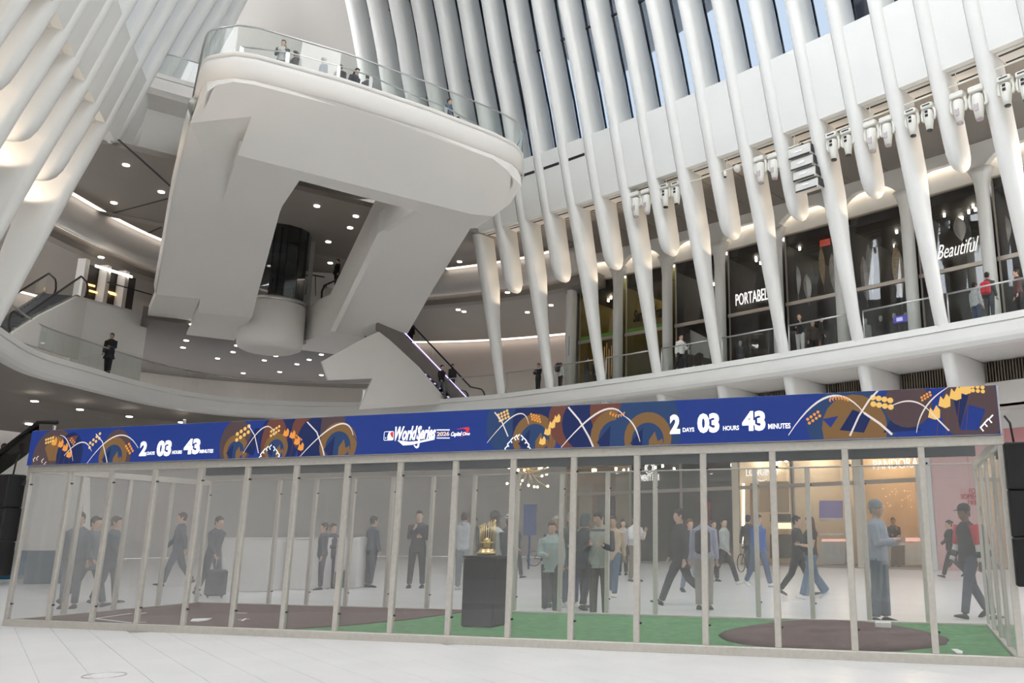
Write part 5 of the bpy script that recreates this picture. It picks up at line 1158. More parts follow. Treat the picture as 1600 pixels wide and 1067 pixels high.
# bicycles
def bicycle(p, yaw, label, col):
    r = empty('bicycle', p, label, 'bicycle'); X = Vector((cos(yaw), sin(yaw), 0)); Y = Vector((-sin(yaw), cos(yaw), 0)); Z = Vector((0, 0, 1)); R0 = .33
    def P(x, z, y=0): return p + X * x + Z * z + Y * y
    for x in (-.52, .52):
        mb = MB(); mb.tube([P(x + R0 * cos(2 * pi * i / 24), R0 + R0 * sin(2 * pi * i / 24)) for i in range(24)], .02, 6, closed=True); w = mb.build('wheel', RUB, r)
        mb = MB()
        for i in range(8): mb.tube([P(x, R0), P(x + R0 * .96 * cos(pi * i / 4), R0 + R0 * .96 * sin(pi * i / 4))], .004, 4, cap=False)
        mb.build('spokes', STEEL, w, r['_o'])['kind'] = 'stuff'
    mb = MB()
    for a, b in (((-.52, R0), (-.1, .30)), ((-.52, R0), (-.2, .80)), ((-.1, .30), (-.2, .86)), ((-.1, .30), (.38, .72)), ((-.19, .78), (.36, .80)), ((.36, .88), (.52, R0))): mb.tube([P(*a), P(*b)], .016, 6)
    mb.build('frame', col, r)
    mb = MB(); mb.tube([P(.34, .95, -.25), P(.38, .98), P(.34, .95, .25)], .014, 6); mb.tube([P(.36, .85), P(.38, .98)], .014, 6); mb.build('handlebar', RUB, r)
    mb = MB(); mb.bbox(P(-.23, .90), (.26, .13, .06), x=X, y=Y, bev=.02); mb.build('saddle', RUB, r)
    return r
bp = at_z(852, 884, 0); bicycle(bp, .2, 'dark bicycle parked near the blue board behind the case', mat('dark_paint', (.03, .03, .04), .4))
bp = at_z(1168, 893, 0); bicycle(bp, 1.0, 'dark bicycle held by the walker in front of the watch shop', mat('dark_paint', (.03, .03, .04), .4))

# pale office block seen through the right glazing
for i, (s_, o_, w_, h_) in enumerate(((13, 34, 14, 52), (25, 30, 15, 46))):
    p, n, d = rcurve(s_, 1); X = Vector((d.x, d.y, 0)); Y = Vector((n.x, n.y, 0)); c = WP(1, s_, o_, 0)
    b_ = empty('office_block', c, ('pale office block with dark windows seen through the left glazing of the right wall', 'second pale office block with dark windows, seen at the right end of the glazing')[i], 'building')
    mb = MB(); mb.box(c + Vector((0, 0, h_ / 2)), (w_, 8, h_), x=X, y=Y); mb.build('facade', mat('pale_stone', (.10, .10, .105), .8), b_)
    for r_ in range(6, int(h_ / 3.4)):
        for q_ in range(5):
            pc_ = c + X * ((q_ - 2) * w_ / 5.4) - Y * 4.02 + Vector((0, 0, r_ * 3.4)); mb = MB(); mb.box(pc_, (w_ / 9, .12, 2.1), x=X, y=Y); mb.build('window', mat('office_window', (.01, .014, .02), .15), b_)
# ================================================================== people
SKIN = [mat('skin_light', (.58, .38, .28), .55), mat('skin_tan', (.42, .25, .17), .55), mat('skin_dark', (.16, .085, .06), .55), mat('mannequin_white', (.72, .71, .69), .4)]
HAIRM = {k: mat('hair_' + k, c, .6) for k, c in dict(black=(.012, .011, .011), brown=(.05, .028, .018), red=(.11, .04, .02), grey=(.33, .32, .31)).items()}
PUPIL = mat('eye_dark', (.01, .01, .01), .3)
CLOTH = {}
def cloth(c):
    k = tuple(round(x, 3) for x in c)
    if k not in CLOTH: CLOTH[k] = mat('cloth_%d' % len(CLOTH), c, .85, noise=.12, nscale=9)
    return CLOTH[k]
TORSO = [(.475, .070, .060, 0), (.50, .088, .066, 0), (.53, .094, .070, .004), (.58, .086, .062, 0), (.64, .081, .058, -.002), (.70, .090, .063, -.004), (.76, .102, .064, -.002), (.80, .100, .054, .002), (.822, .068, .044, .004), (.838, .036, .036, .002), (.862, .031, .035, -.002)]
HEAD = [(.862, .031, .036, -.004), (.874, .033, .044, -.010), (.888, .038, .050, -.010), (.905, .042, .054, -.007), (.93, .0445, .057, -.003), (.955, .0435, .056, .001), (.975, .037, .047, .003), (.99, .024, .030, .004), (.998, .008, .010, .004)]
def erings(tab, n=14, grow=0.0, z0=-1, z1=9):
    return [[Vector(((w + grow) * cos(2 * pi * k / n), (d + grow) * sin(2 * pi * k / n) + y, z)) for k in range(n)] for z, w, d, y in tab if z0 <= z <= z1]
class Pose: pass
def skeleton(stride=0.0, arms=((.05, .12, .15, 0), (.05, .12, .15, 0)), lean=0.0, hyaw=0.0, hpitch=0.0, spread=.05, hips=None):
    P = Pose(); P.lean, P.hyaw, P.hpitch = lean, hyaw, hpitch
    th, sh = .245, .240
    hk = hips or ((stride, .06 + .1 * stride), (-stride * .85, .75 * stride + .05))
    P.leg = []
    for sd, (h, k) in zip((1, -1), hk):
        a = Vector((sd * .05, 0, .525)); kn = a + Vector((sd * spread * .4, -sin(h), -cos(h))).normalized() * th
        an = kn + Vector((sd * spread * .25, -sin(h - k), -cos(h - k))).normalized() * sh; P.leg.append((a, kn, an, h - k))
    low = min(l[2].z for l in P.leg) - .036; P.dz = -low
    up = Matrix.Rotation(lean, 3, 'X')
    def T(v):
        v = Vector(v); q = Vector((0, 0, .53)); return q + up @ (v - q) + Vector((0, 0, P.dz))
    P.T = T
    def TH(v):
        q = Vector((0, .004, .855)); r = Matrix.Rotation(hyaw, 3, 'Z') @ Matrix.Rotation(hpitch, 3, 'X'); return T(q + r @ (Vector(v) - q))
    P.TH = TH; P.arm = []
    for sd, (a, b, e, i) in zip((1, -1), arms):
        s0 = Vector((sd * .098, .002, .798)); d1 = Vector((sd * sin(b), -sin(a) * cos(b), -cos(a) * cos(b))); el = s0 + d1 * .172
        d2 = Vector((sd * sin(b - i), -sin(a + e) * cos(b - i), -cos(a + e) * cos(b - i))).normalized(); wr = el + d2 * .140; P.arm.append((T(s0), T(el), T(wr), (T(wr + d2) - T(wr)).normalized(), sd))
    P.leg = [(l[0] + Vector((0, 0, P.dz)), l[1] + Vector((0, 0, P.dz)), l[2] + Vector((0, 0, P.dz)), l[3]) for l in P.leg]
    return P
PENDING = []
def remeshed(mb, S_, vox):
    """join the overlapping lofts of one garment or body into a single skin (evaluated later in one go)"""
    me = mb.mesh('shape', []); me.transform(Matrix.Scale(S_, 4)); o = bpy.data.objects.new('shape', me); COL.objects.link(o)
    m = o.modifiers.new('r', 'REMESH'); m.mode = 'VOXEL'; m.voxel_size = vox; m.use_smooth_shade = True
    s = o.modifiers.new('s', 'SMOOTH'); s.factor = .5; s.iterations = 3
    return o
def limb(mb, pts, rad, n=9): mb.tube(pts, rad, n)
def fine(a, b, c, n=4):
    """extra points on a bent limb"""
    return [a.lerp(b, i / n) for i in range(n)] + [b.lerp(c, i / n) for i in range(n)] + [c]
def frad(r0, r1, r2, n=4): return [r0 + (r1 - r0) * i / n for i in range(n)] + [r1 + (r2 - r1) * i / n for i in range(n)] + [r2]
def person(label, pos, yaw, H, pose, top=(.1, .1, .1), bottom=(.05, .05, .06), shoe=(.03, .03, .03), skin=0, hair='black', style='short', hem=.49, sleeve=1.0, sleeve_col=None, coat=False, vox=.016, hood=False, head_wear=None, wide=1.0, flare=0.0, cat='person', cname='person', group=None, hwcol=(.05, .05, .06), yoke=None, female=False, sleeve_top=None):
    P = pose; S_ = H; W_ = wide; sk = SKIN[skin]
    def wd(r): return [[Vector((v.x * W_, v.y * (W_ * .5 + .5), v.z)) for v in q] for q in r]
    # body
    mb = MB(); mb.loft([[P.T(v) for v in q] for q in wd(erings(TORSO))]); mb.loft([[P.TH(v) for v in q] for q in erings(HEAD)])
    mb.tube([P.TH((0, -.050, .934)), P.TH((0, -.066, .913)), P.TH((0, -.056, .906))], [.006, .010, .007], 6)
    for sd in (1, -1): mb.ball(P.TH((sd * .045, .004, .922)), .016, 8, sc=(.45, .8, 1.1))
    for a, k, an, fa in P.leg: limb(mb, fine(a, k, an), frad(.052, .034, .021))
    for s0, el, wr, d, sd in P.arm:
        limb(mb, fine(s0, el, wr), frad(.030, .023, .016)); mb.tube([wr, wr + d * .028, wr + d * .05], [.015, .021, .018], 8, flat=.6)
    body = remeshed(mb, S_, vox); parts = [('body', body, None)]
    post = MB()                                       # fingers, eyes, mouth: added to the skin after joining
    for s0, el, wr, d, sd in P.arm:
        x = d.cross(Vector((0, 0, 1))); x = x.normalized() if x.length > .1 else Vector((1, 0, 0)); y = x.cross(d).normalized(); x = -y if abs(y.y) < .3 else x; dn = x.cross(d).normalized()
        for f, (u, L) in enumerate(((-.0135, .036), (-.0045, .042), (.0045, .039), (.0135, .030))):
            b = wr + d * .044 + x * u; post.tube([b, b + d * L * .5 + dn * .004, b + d * L * .85 + dn * .014], [.0050, .0047, .0038], 6)
        b = wr + d * .018 + x * (-.017); post.tube([b, b + d * .02 - x * .012 + dn * .006, b + d * .036 - x * .013 + dn * .013], [.0065, .006, .0045], 6)
    if cname == 'person':
        for sd in (1, -1): post.ball(P.TH((sd * .0175, -.0535, .934)), .0058, 6, mi=1)
        post.box(P.TH((0, -.0565, .893)), (.022, .004, .0035), mi=2)
    # trousers
    if bottom is not None:
        mb = MB(); tz = [(z, w, d, y) for z, w, d, y in TORSO if z <= .60]; mb.loft([[P.T(v) for v in q] for q in wd(erings(tz, grow=.006))])
        for a, k, an, fa in P.leg:
            up_ = (k - an).normalized(); limb(mb, fine(a + Vector((0, 0, .01)), k, an + up_ * .012), frad(.061, .043 + flare * .3, .035 + flare))
        parts.append(('trousers', remeshed(mb, S_, vox), cloth(bottom)))
    # jacket or shirt
    mb = MB(); g = .010 if not coat else .016; tab = [r for r in TORSO if hem - .001 <= r[0] <= .845]
    if hem < .475: tab = [(hem, .086 + .03 * (coat is True), .072 + .03 * (coat is True), .002), (.46, .086, .070, .002)] + [r for r in TORSO if .475 <= r[0] <= .845]
    rr = wd(erings(tab, grow=g))
    if female:
        for q in rr:
            if .69 < q[0].z < .78:
                for v in q:
                    if v.y < 0: v.y *= 1.22
    mb.loft([[P.T(v) for v in q] for q in rr])
    jk = mb; slv = MB() if sleeve_col else mb
    for s0, el, wr, d, sd in P.arm:
        if sleeve >= .99: limb(slv, fine(s0, el, wr - d * .004), frad(.042, .034, .025))
        else: limb(slv, [s0, s0.lerp(el, sleeve)], [.042, .036])
    if hood: jk.tube([P.T((-.045, -.03, .835)), P.T((-.052, .02, .84)), P.T((0, .055, .842)), P.T((.052, .02, .84)), P.T((.045, -.03, .835))], [.014, .02, .026, .02, .014], 8)
    else: jk.tube([P.T((-.034, -.03, .835)), P.T((-.040, .012, .842)), P.T((0, .036, .846)), P.T((.040, .012, .842)), P.T((.034, -.03, .835))], .010, 6)
    parts.append(('jacket', remeshed(jk, S_, vox), cloth(top)))
    if sleeve_col: parts.append(('sleeves', remeshed(slv, S_, vox), cloth(sleeve_col)))
    # direct meshes: shoes, hair, headwear
    direct = []
    for a, k, an, fa in P.leg:
        t = max(-.5, min(.5, fa)) * .8; fw = Vector((0, -cos(t), sin(t))); upv = Vector((0, sin(t), cos(t))); c = an - upv * .012; q = []
        for u, w, h in ((-.032, .012, .02), (-.026, .024, .03), (.0, .027, .040), (.04, .029, .030), (.075, .030, .022), (.098, .022, .016), (.106, .008, .008)):
            q.append([c + fw * u + Vector((1, 0, 0)) * w * e + upv * (-.024 + h * f) for e, f in ((1, 0), (1, .55), (.6, 1), (-.6, 1), (-1, .55), (-1, 0))])
        m2 = MB(); m2.loft(q); direct.append(('shoe', m2, cloth(shoe)))
    if sleeve_top:
        for s0, el, wr, d, sd in P.arm:
            m2 = MB(); limb(m2, [s0 + (s0 - el) * .1, s0.lerp(el, .5), el.lerp(s0, .1)], [.046, .042, .038]); direct.append(('sleeve_panel', m2, cloth(sleeve_top)))
            m2 = MB(); limb(m2, [el.lerp(wr, .35), el.lerp(wr, .72)], [.034, .031]); direct.append(('sleeve_patch', m2, cloth((.03, .03, .035))))
    if yoke:
        m2 = MB(); m2.loft([[P.T(v) for v in q] for q in wd(erings([r for r in TORSO if .795 <= r[0] <= .835], grow=.0135))], cap=False); direct.append(('yoke', m2, cloth(yoke)))
    if hair and style != 'bald':
        n = 16; rows = []
        for z, w, d, y in [(.915, .0455, .05, .0), (.93, .0475, .058, .0), (.955, .0475, .060, .003), (.975, .041, .052, .005), (.992, .028, .035, .006), (1.004, .008, .010, .006)]:
            q = []
            for k in range(n):
                t = 2 * pi * k / n; x_, y_ = w * cos(t), d * sin(t) + y
                zz = z + (.028 if (sin(t) < -.45 and z < .96) else 0.0) - (.03 if (sin(t) > .3 and z < .92) else 0); q.append(P.TH((x_, y_ + (.004 if sin(t) < -.4 else 0), min(zz, .99) if z < .99 else zz)))
            rows.append(q)
        m2 = MB(); m2.loft(rows)
        if style == 'long':
            rows = []
            for z, w, d, y in [(.965, .044, .045, .012), (.93, .051, .048, .016), (.89, .054, .044, .022), (.85, .056, .034, .036), (.80, .058, .022, .055), (.755, .045, .016, .06)]:
                rows.append([P.TH((w * cos(2 * pi * k / 12), d * sin(2 * pi * k / 12) + y, z)) if z > .84 else P.T((w * cos(2 * pi * k / 12), d * sin(2 * pi * k / 12) + y + .012, z)) for k in range(12)])
            m2.loft(rows)
        if style == 'bun': m2.ball(P.TH((0, .062, .96)), .022, 8)
        if style == 'tail': m2.tube([P.TH((0, .055, .95)), P.TH((0, .078, .92)), P.T((0, .072, .84)), P.T((0, .07, .80))], [.014, .018, .016, .006], 8)
        direct.append(('hair', m2, HAIRM[hair]))
    if head_wear:
        m2 = MB(); hm = cloth(hwcol); prof = [(.945, .050, .062, .002), (.965, .050, .062, .002), (.985, .044, .054, .003), (1.002, .030, .036, .004), (1.010, .008, .01, .004)]
        if head_wear == 'beanie': prof = [(.925, .049, .060, .003)] + prof
        if head_wear == 'hood': prof = [(.86, .050, .050, .018), (.90, .054, .054, .016), (.94, .055, .058, .012)] + prof[1:]
        m2.loft([[P.TH(v) for v in q] for q in erings(prof, grow=.001)])
        if head_wear == 'cap': m2.prism([P.TH((x, y, .950)) for x, y in ((-.040, -.045), (-.034, -.085), (0, -.105), (.034, -.085), (.040, -.045))], P.TH((0, 0, .956)) - P.TH((0, 0, .950)))
        if head_wear == 'hat': m2.loft([[P.TH(v) for v in q] for q in erings([(.950, .082, .092, .002), (.958, .082, .092, .002), (.962, .05, .06, .002)])])
        direct.append((head_wear if head_wear != 'hood' else 'hood', m2, hm))
        if head_wear == 'hat':
            m3 = MB(); m3.loft([[P.TH(v) for v in q] for q in erings([(.963, .0525, .0645, .002), (.974, .050, .0615, .002)])], cap=False); direct.append(('hat_band', m3, cloth((.02, .02, .02))))
    PENDING.append(dict(label=label, pos=pos, yaw=yaw, parts=parts, post=post, direct=direct, S=S_, skin=sk, cat=cat, cname=cname, group=group))
def finish_people():
    bpy.context.view_layer.update(); dg = bpy.context.evaluated_depsgraph_get()
    for d in PENDING:
        root = last = None
        for nm, o, m in d['parts']:
            me = bpy.data.meshes.new_from_object(o.evaluated_get(dg)); old = o.data
            me.materials.clear(); me.materials.append(m or d['skin'])
            if nm == 'body':
                p = d['post']
                if p.v:
                    pm = p.mesh('post', [d['skin'], PUPIL, SKIN[1]]); pm.transform(Matrix.Scale(d['S'], 4))
                    bm = bmesh.new(); bm.from_mesh(me); bm.from_mesh(pm); bm.to_mesh(me); bm.free(); bpy.data.meshes.remove(pm)
                    me.materials.clear()
                    for mm in (d['skin'], PUPIL, mat('lip_dark', (.25, .10, .08), .5)): me.materials.append(mm)
            me.polygons.foreach_set('use_smooth', [True] * len(me.polygons)); me.name = nm
            if root is None:
                root = bpy.data.objects.new(d['cname'], me); COL.objects.link(root); root.location = d['pos']; root.rotation_euler = (0, 0, d['yaw']); tag(root, d['label'], d['cat'], d['group'])
            else: child(nm, me, root)
            bpy.data.objects.remove(o); bpy.data.meshes.remove(old)
        for nm, m2, m in d['direct']:
            me = m2.mesh(nm, m); me.transform(Matrix.Scale(d['S'], 4)); last = child(nm, me, last if nm == 'hat_band' else root)
R90 = pi / 2
def walk(st=.42, ar=.35, **k): return skeleton(st, arms=((-ar, .10, .25, 0), (ar, .10, .35, .1)), **k)
def stand(**k): return skeleton(.03, arms=((.03, .13, .18, .05), (.06, .12, .22, .05)), **k)
def hands_front(**k): return skeleton(.03, arms=((.30, .16, 1.55, .62), (.28, .16, 1.6, .60)), **k)
def one_up(**k): return skeleton(.04, arms=((.35, .10, 2.1, .35), (.25, .12, 1.35, .75)), **k)
def walk_phone(st=.38, **k): return skeleton(st, arms=((.25, .10, 1.5, .35), (-.2, .12, .3, 0)), **k)
def ground(px, fy, hy): p = at_z(px, fy, 0); return Vector((p.x, p.y, 0.0)), at_y(px, hy, p.y).z
def G(label, px, fy, hy, yaw, pose, **k):
    p, h = ground(px, fy, hy); person(label, p, radians(yaw), h / (1.0 + pose.dz * .95), pose, **k)
JN = (.055, .075, .125); DK = (.018, .018, .022); NAVY = (.025, .032, .06); GREYC = (.22, .23, .24)
G('man in grey and navy jacket with white piping looking at his hands behind the case', 936, 966, 797, -8, hands_front(hyaw=-.5, hpitch=.25, spread=.08), top=(.40, .43, .40), sleeve_col=NAVY, yoke=NAVY, bottom=(.07, .06, .06), vox=.011, hood=True, hem=.46, wide=1.08)
G('woman in pale mint jacket and dark leggings walking toward the case', 859, 960, 813, 6, skeleton(.2, arms=((.1, .16, .5, .2), (.25, .14, 1.3, .75)), hpitch=.1), top=(.36, .46, .45), bottom=(.045, .045, .06), shoe=(.7, .7, .7), hair='brown', style='tail', vox=.011, hem=.45, female=True, hood=True)
G('grey-haired person following close behind the woman in mint', 866, 948, 806, 0, stand(), top=DK, hair='grey', skin=1)
G('grey-haired person in dark green top and jeans holding a cup', 890, 948, 799, 10, one_up(), top=(.03, .06, .045), bottom=(.06, .075, .13), shoe=(.6, .6, .6), hair='grey')
G('person in hooded navy coat turned away, beside the man in grey and navy', 913, 952, 802, 150, walk(.2), top=(.025, .035, .055), bottom=(.02, .022, .035), head_wear='hood', hwcol=(.03, .06, .07), hem=.42)
G('bearded man in open tan jacket and blue jeans walking', 957, 932, 805, -12, walk(.33), top=(.46, .36, .24), bottom=(.06, .10, .17), shoe=(.75, .66, .62), hair='black', skin=1, hem=.46)
G('woman in light grey top with dark bag, walking behind the man in tan', 973, 898, 811, 0, stand(), top=(.42, .39, .38), bottom=DK, style='long', hair='black', female=True)
G('man in white shirt and khaki trousers holding a camera', 992, 908, 804, 40, one_up(), top=(.66, .66, .66), bottom=(.22, .18, .14), hair='brown')
G('man in long black coat striding left past the clothes shop', 1063, 944, 794, -80, walk(.50, .15), top=DK, bottom=(.022, .025, .035), hem=.40, coat=True)
G('red-haired woman in dark top and pale jeans behind the striding man', 1079, 925, 810, 20, walk(.25), top=(.03, .03, .045), bottom=(.25, .30, .40), hair='red', style='long', female=True)
G('person in lavender shirt and khaki trousers seen from behind', 1101, 952, 796, 170, stand(), top=(.33, .34, .46), bottom=(.28, .25, .22), hair='black')
G('woman in flared black coat standing by the red poster', 1116, 908, 812, 30, stand(), top=DK, bottom=DK, style='long', hem=.33, coat=True, female=True)
G('man in grey sweater and dark trousers hurrying right', 1133, 913, 808, 60, walk(.42, .2, hyaw=-.6), top=(.40, .42, .41), bottom=(.03, .03, .04), shoe=(.7, .68, .66), hair='black')
G('cyclist in dark jacket pushing the bicycle', 1171, 893, 805, 150, walk(.2), top=(.03, .03, .04), bottom=(.10, .13, .18), head_wear='beanie', hwcol=(.03, .03, .04))
G('young man in bright blue hoodie and jeans walking past the watch shop', 1187, 916, 803, 35, walk(.36, .1, hyaw=.5), top=(.03, .10, .36), bottom=(.10, .14, .24), shoe=(.7, .7, .7), hood=True, vox=.013)
G('person in black walking half hidden behind the rear mullion', 1249, 930, 805, 70, walk(.38), top=DK, bottom=DK)
G('long-haired woman in black tee and flared jeans looking at her phone', 1270, 935, 806, -72, walk_phone(.36), top=DK, bottom=(.09, .15, .24), shoe=(.7, .72, .75), hair='red', style='long', sleeve=.5, hem=.53, flare=.025, female=True, vox=.012)
G('man in blue-grey jacket and grey cap standing behind the clay mound', 1379, 972, 781, 55, skeleton(.05, arms=((.25, .12, 1.5, .55), (.3, .14, 1.5, .5))), top=(.33, .37, .44), bottom=(.10, .13, .17), hair='grey', head_wear='beanie', hwcol=(.30, .33, .35), vox=.011, hem=.47, wide=1.1, flare=.012)
G('shop worker in dark clothes at the left of the lit counter', 1400, 886, 808, -20, one_up(), top=DK, bottom=DK, skin=1)
G('shop worker in dark clothes at the right of the lit counter', 1415, 884, 812, 20, stand(), top=DK, bottom=DK, style='bun')
G('small woman in black walking left with one arm out before the pink hoarding', 1489, 902, 812, -85, skeleton(.45, arms=((.7, .1, .3, 0), (-.4, .1, .4, 0))), top=DK, bottom=(.05, .05, .055), hair='brown', style='bun', female=True)
G('man in black cap and red and white sleeved jacket walking left', 1521, 965, 787, -70, walk(.33, .15, hpitch=.1), top=(.02, .02, .025), sleeve_col=(.62, .60, .58), sleeve_top=(.48, .04, .06), bottom=(.05, .06, .09), head_wear='cap', hwcol=(.025, .025, .028), skin=2, vox=.012, hem=.46)
G('person half hidden behind the right loudspeaker', 1602, 905, 768, -60, stand(), top=(.35, .10, .10), bottom=DK)
G('man in dark cap and white shirt under a dark pack, behind the pedestal', 768, 960, 799, 150, stand(), top=(.60, .60, .60), sleeve_col=(.05, .05, .07), bottom=NAVY, shoe=(.7, .7, .7), head_wear='cap', skin=2)
G('man in white hat and dark shirt behind the pedestal mullion', 792, 925, 803, -30, stand(), top=(.05, .04, .06), bottom=(.05, .06, .09), head_wear='hat', hwcol=(.72, .70, .68), skin=2)
G('slim woman in black dress walking far behind the case', 804, 903, 814, 60, walk(.25), top=(.03, .025, .04), bottom=(.03, .03, .04), style='long', hem=.40, coat=True, female=True)
G('man in pale grey hoodie and grey trousers seen from behind', 721, 921, 799, 175, stand(spread=.03), top=(.42, .44, .46), bottom=(.22, .23, .26), shoe=(.6, .6, .6), hair='brown', hood=True)
G('person in dark coat beyond the man in pale grey hoodie', 738, 897, 808, 0, stand(), top=(.05, .055, .07), bottom=(.05, .05, .06))
G('man in black suit standing with legs apart and hand at chin', 649, 918, 797, 8, skeleton(.02, arms=((.3, .12, 1.4, .6), (.45, .05, 2.2, .5)), spread=.22), top=(.025, .03, .045), bottom=(.03, .035, .045), shoe=DK, hem=.46)
G('man in navy jacket standing by the narrow white counter', 577, 917, 806, 140, stand(), top=(.05, .065, .11), bottom=(.05, .06, .09))
G('dark figure between the white counter blocks, arm on the top', 513, 919, 817, 60, one_up(), top=(.05, .055, .08), bottom=(.05, .055, .08))
G('dark figure leaning on the widest white counter', 499, 921, 816, -60, stand(), top=(.06, .065, .09), bottom=(.06, .065, .09))
G('person in dark coat beside a dark suitcase left of the counters', 326, 930, 806, 70, walk(.25, lean=.1), top=(.06, .065, .09), bottom=(.07, .08, .11))
G('person in dark jacket walking behind the fourth glass panel', 272, 915, 800, -60, walk(.35), top=(.06, .08, .12), bottom=(.07, .09, .13))
G('tall walker in grey coat seen through the second glass panel', 131, 948, 806, 80, walk(.42), top=(.14, .16, .19), bottom=(.07, .08, .10), hem=.42, coat=True)
G('dark figure standing at the first mullion of the case', 105, 950, 800, 20, stand(), top=(.07, .09, .12), bottom=(.08, .09, .12))
G('dark figure standing behind the third glass panel', 164, 943, 806, 100, walk(.2), top=(.06, .08, .11), bottom=(.06, .07, .10))
G('person behind the low teal counter', 66, 905, 830, 0, stand(), top=(.08, .09, .11), bottom=DK)
# far-left escalator
for lab, px, hy in (('dark figure riding the far left escalator, bag on shoulder', 8, 692), ('dark figure riding the far left escalator below the downlights', 37, 691)):
    q = at_y(px, hy, 24.6); person(lab, Vector((q.x, 24.6, q.z - 1.72)), radians(60), 1.72, stand(), top=DK, bottom=DK, vox=.022)
# right gallery
def gal(label, px, hy, o, yaw, pose, zf=8.72, H=None, **k):
    s = s_of_px(px, o, zf + 1.0); p = WP(1, s, o, zf)
    h = H or max(1.5, min(1.9, at_y(px, hy, p.y).z - zf)); th = rcurve(s, 1)[1]; base = atan2(th.x, -th.y)   # 0 = looks outward
    person(label, p, base + pi + radians(yaw), h / (1 + pose.dz * .95), pose, **k)
gal('woman in white jacket and black trousers walking along the right gallery', 1064, 517, .9, 75, walk_phone(.42), top=(.70, .70, .68), bottom=DK, style='bun', female=True)
gal('man in black blazer with hand on chin on the right gallery', 1250, 476, 1.2, 10, one_up(), top=DK, bottom=(.45, .45, .45), hair='brown')
gal('person in dark clothes behind the man in black blazer', 1271, 488, 2.6, 40, stand(), top=(.06, .05, .045), bottom=DK, hair='brown')
gal('person in dark coat carrying a red and yellow bag on the gallery', 1284, 494, 1.6, 130, stand(), top=(.03, .03, .03), bottom=DK)
gal('person with red backpack seen from behind on the right gallery', 1545, 425, .8, 175, stand(), top=(.06, .06, .065), bottom=(.06, .065, .08), skin=1, hair='black')
gal('person in pale grey hoodie beside the red backpack wearer', 1525, 437, 1.9, 160, stand(), top=(.45, .46, .48), bottom=(.07, .09, .14), hood=True)
gal('person in dark red at the far right end of the gallery', 1591, 411, 1.4, -60, stand(), top=(.10, .04, .04), bottom=DK, hair='brown')
gal('person in black looking down over the rail beside the second long rib', 841, 580, .8, 5, hands_front(), top=DK, bottom=DK, H=1.6)
gal('person in white shirt with dark backpack at the gallery rail', 876, 571, 1.0, 170, stand(), top=(.6, .6, .6), bottom=DK, hair='brown', style='long', female=True)
gal('man in dark brown jacket with jeans near the white end wall', 917, 557, 1.2, 160, stand(), top=(.06, .045, .035), bottom=(.06, .07, .10))
gal('person in black beside the man in dark brown jacket', 929, 563, 1.5, 120, stand(), top=DK, bottom=DK)
# ring walkway and escalators
def at_floor(label, px, fy, hy, z, back, yaw, pose, **k):
    p = at_z(px, fy, z); d = Vector((p.x, p.y, 0)).normalized(); p = Vector((p.x, p.y, z)) + d * back; h = max(1.45, min(1.92, at_y(px, hy, p.y).z - z)); person(label, p, radians(yaw), h / (1 + pose.dz * .95), pose, **k)
at_floor('man in long dark coat standing on the left ring walkway', 167, 580, 518, 8.72, .5, 12, skeleton(.12, arms=((.2, .14, 1.3, .6), (.05, .12, .3, .1))), top=(.022, .024, .03), bottom=DK, hem=.36, coat=True, skin=1)
at_floor('person in dark shirt and grey jeans walking by the right escalator foot', 688, 621, 569, 8.72, .5, 50, walk(.32), top=DK, bottom=(.10, .11, .13))
def on_esc(label, px, t, b, e, wdir, hy, yaw, pose, **k):
    p = b.lerp(e, t) + Vector(wdir) * .6; person(label, p + Vector((0, 0, -.02)), radians(yaw), 1.72 / (1 + pose.dz * .95), pose, **k)
on_esc('man in black riding near the foot of the right escalator', 717, .15, eb, et, wd_, 563, 40, stand(), top=DK, bottom=(.05, .045, .04))
on_esc('dark figure riding near the head of the right escalator', 643, .70, eb, et, wd_, 515, 30, stand(), top=(.03, .025, .02), bottom=DK)
q = at_a(527, 418, 8.4); person('dark figure on the stair inside the balcony opening', Vector((q.x, q.y, q.z - 1.2)), radians(-40), 1.7, stand(), top=DK, bottom=DK, vox=.022)
mb = MB(); mb.box(Vector((q.x, q.y, q.z - 1.28)), (1.2, 1.0, .14), x=(N2.x, N2.y, 0), y=(A2.x, A2.y, 0)); mb.build('stair_tread', PLASTER, balcony)
# on the balcony
def on_deck(label, px, hy, a, yaw, pose, zf=18.54, **k):
    r_ = ray(px, hy); p = at_a(px, hy, a); h = p.z - zf; dz = 0
    if h < 1.3 or h > 1.95: h = max(1.3, min(1.9, h))
    person(label, Vector((p.x, p.y, zf)), radians(yaw), h / (1 + pose.dz * .95), pose, vox=.02, **k)
on_deck('man with sunglasses in dark jacket over white shirt at the balcony rail', 446, 43, -4.6, 15, one_up(), top=(.5, .5, .5), sleeve_col=(.04, .045, .05), bottom=(.04, .045, .05))
on_deck('short person in dark top behind the balcony rail', 464, 75, -4.1, 160, stand(), top=(.05, .05, .055), bottom=DK, style='bun')
on_deck('man in navy jacket seen from behind on the balcony', 509, 66, -4.3, 140, stand(), top=(.04, .06, .12), bottom=DK)
on_deck('large person in dark grey coat on the balcony', 535, 79, -4.2, 170, stand(), top=(.045, .048, .055), bottom=DK, hem=.36, coat=True, wide=1.25)
on_deck('long-haired person bending forward on the balcony', 553, 95, -4.2, 60, stand(lean=.35), top=(.05, .05, .06), bottom=DK, style='long')
on_deck('small child in grey at the balcony rail', 575, 117, -4.4, 180, stand(), top=(.12, .12, .12), bottom=DK)
on_deck('man in blue shirt with shoulder bag near the right end of the balcony', 703, 147, -4.4, 70, walk(.2), top=(.10, .14, .22), bottom=(.05, .06, .09))
on_deck('person whose head shows above the balcony edge', 716, 182, -3.6, 60, stand(), top=GREYC, bottom=DK, skin=1)
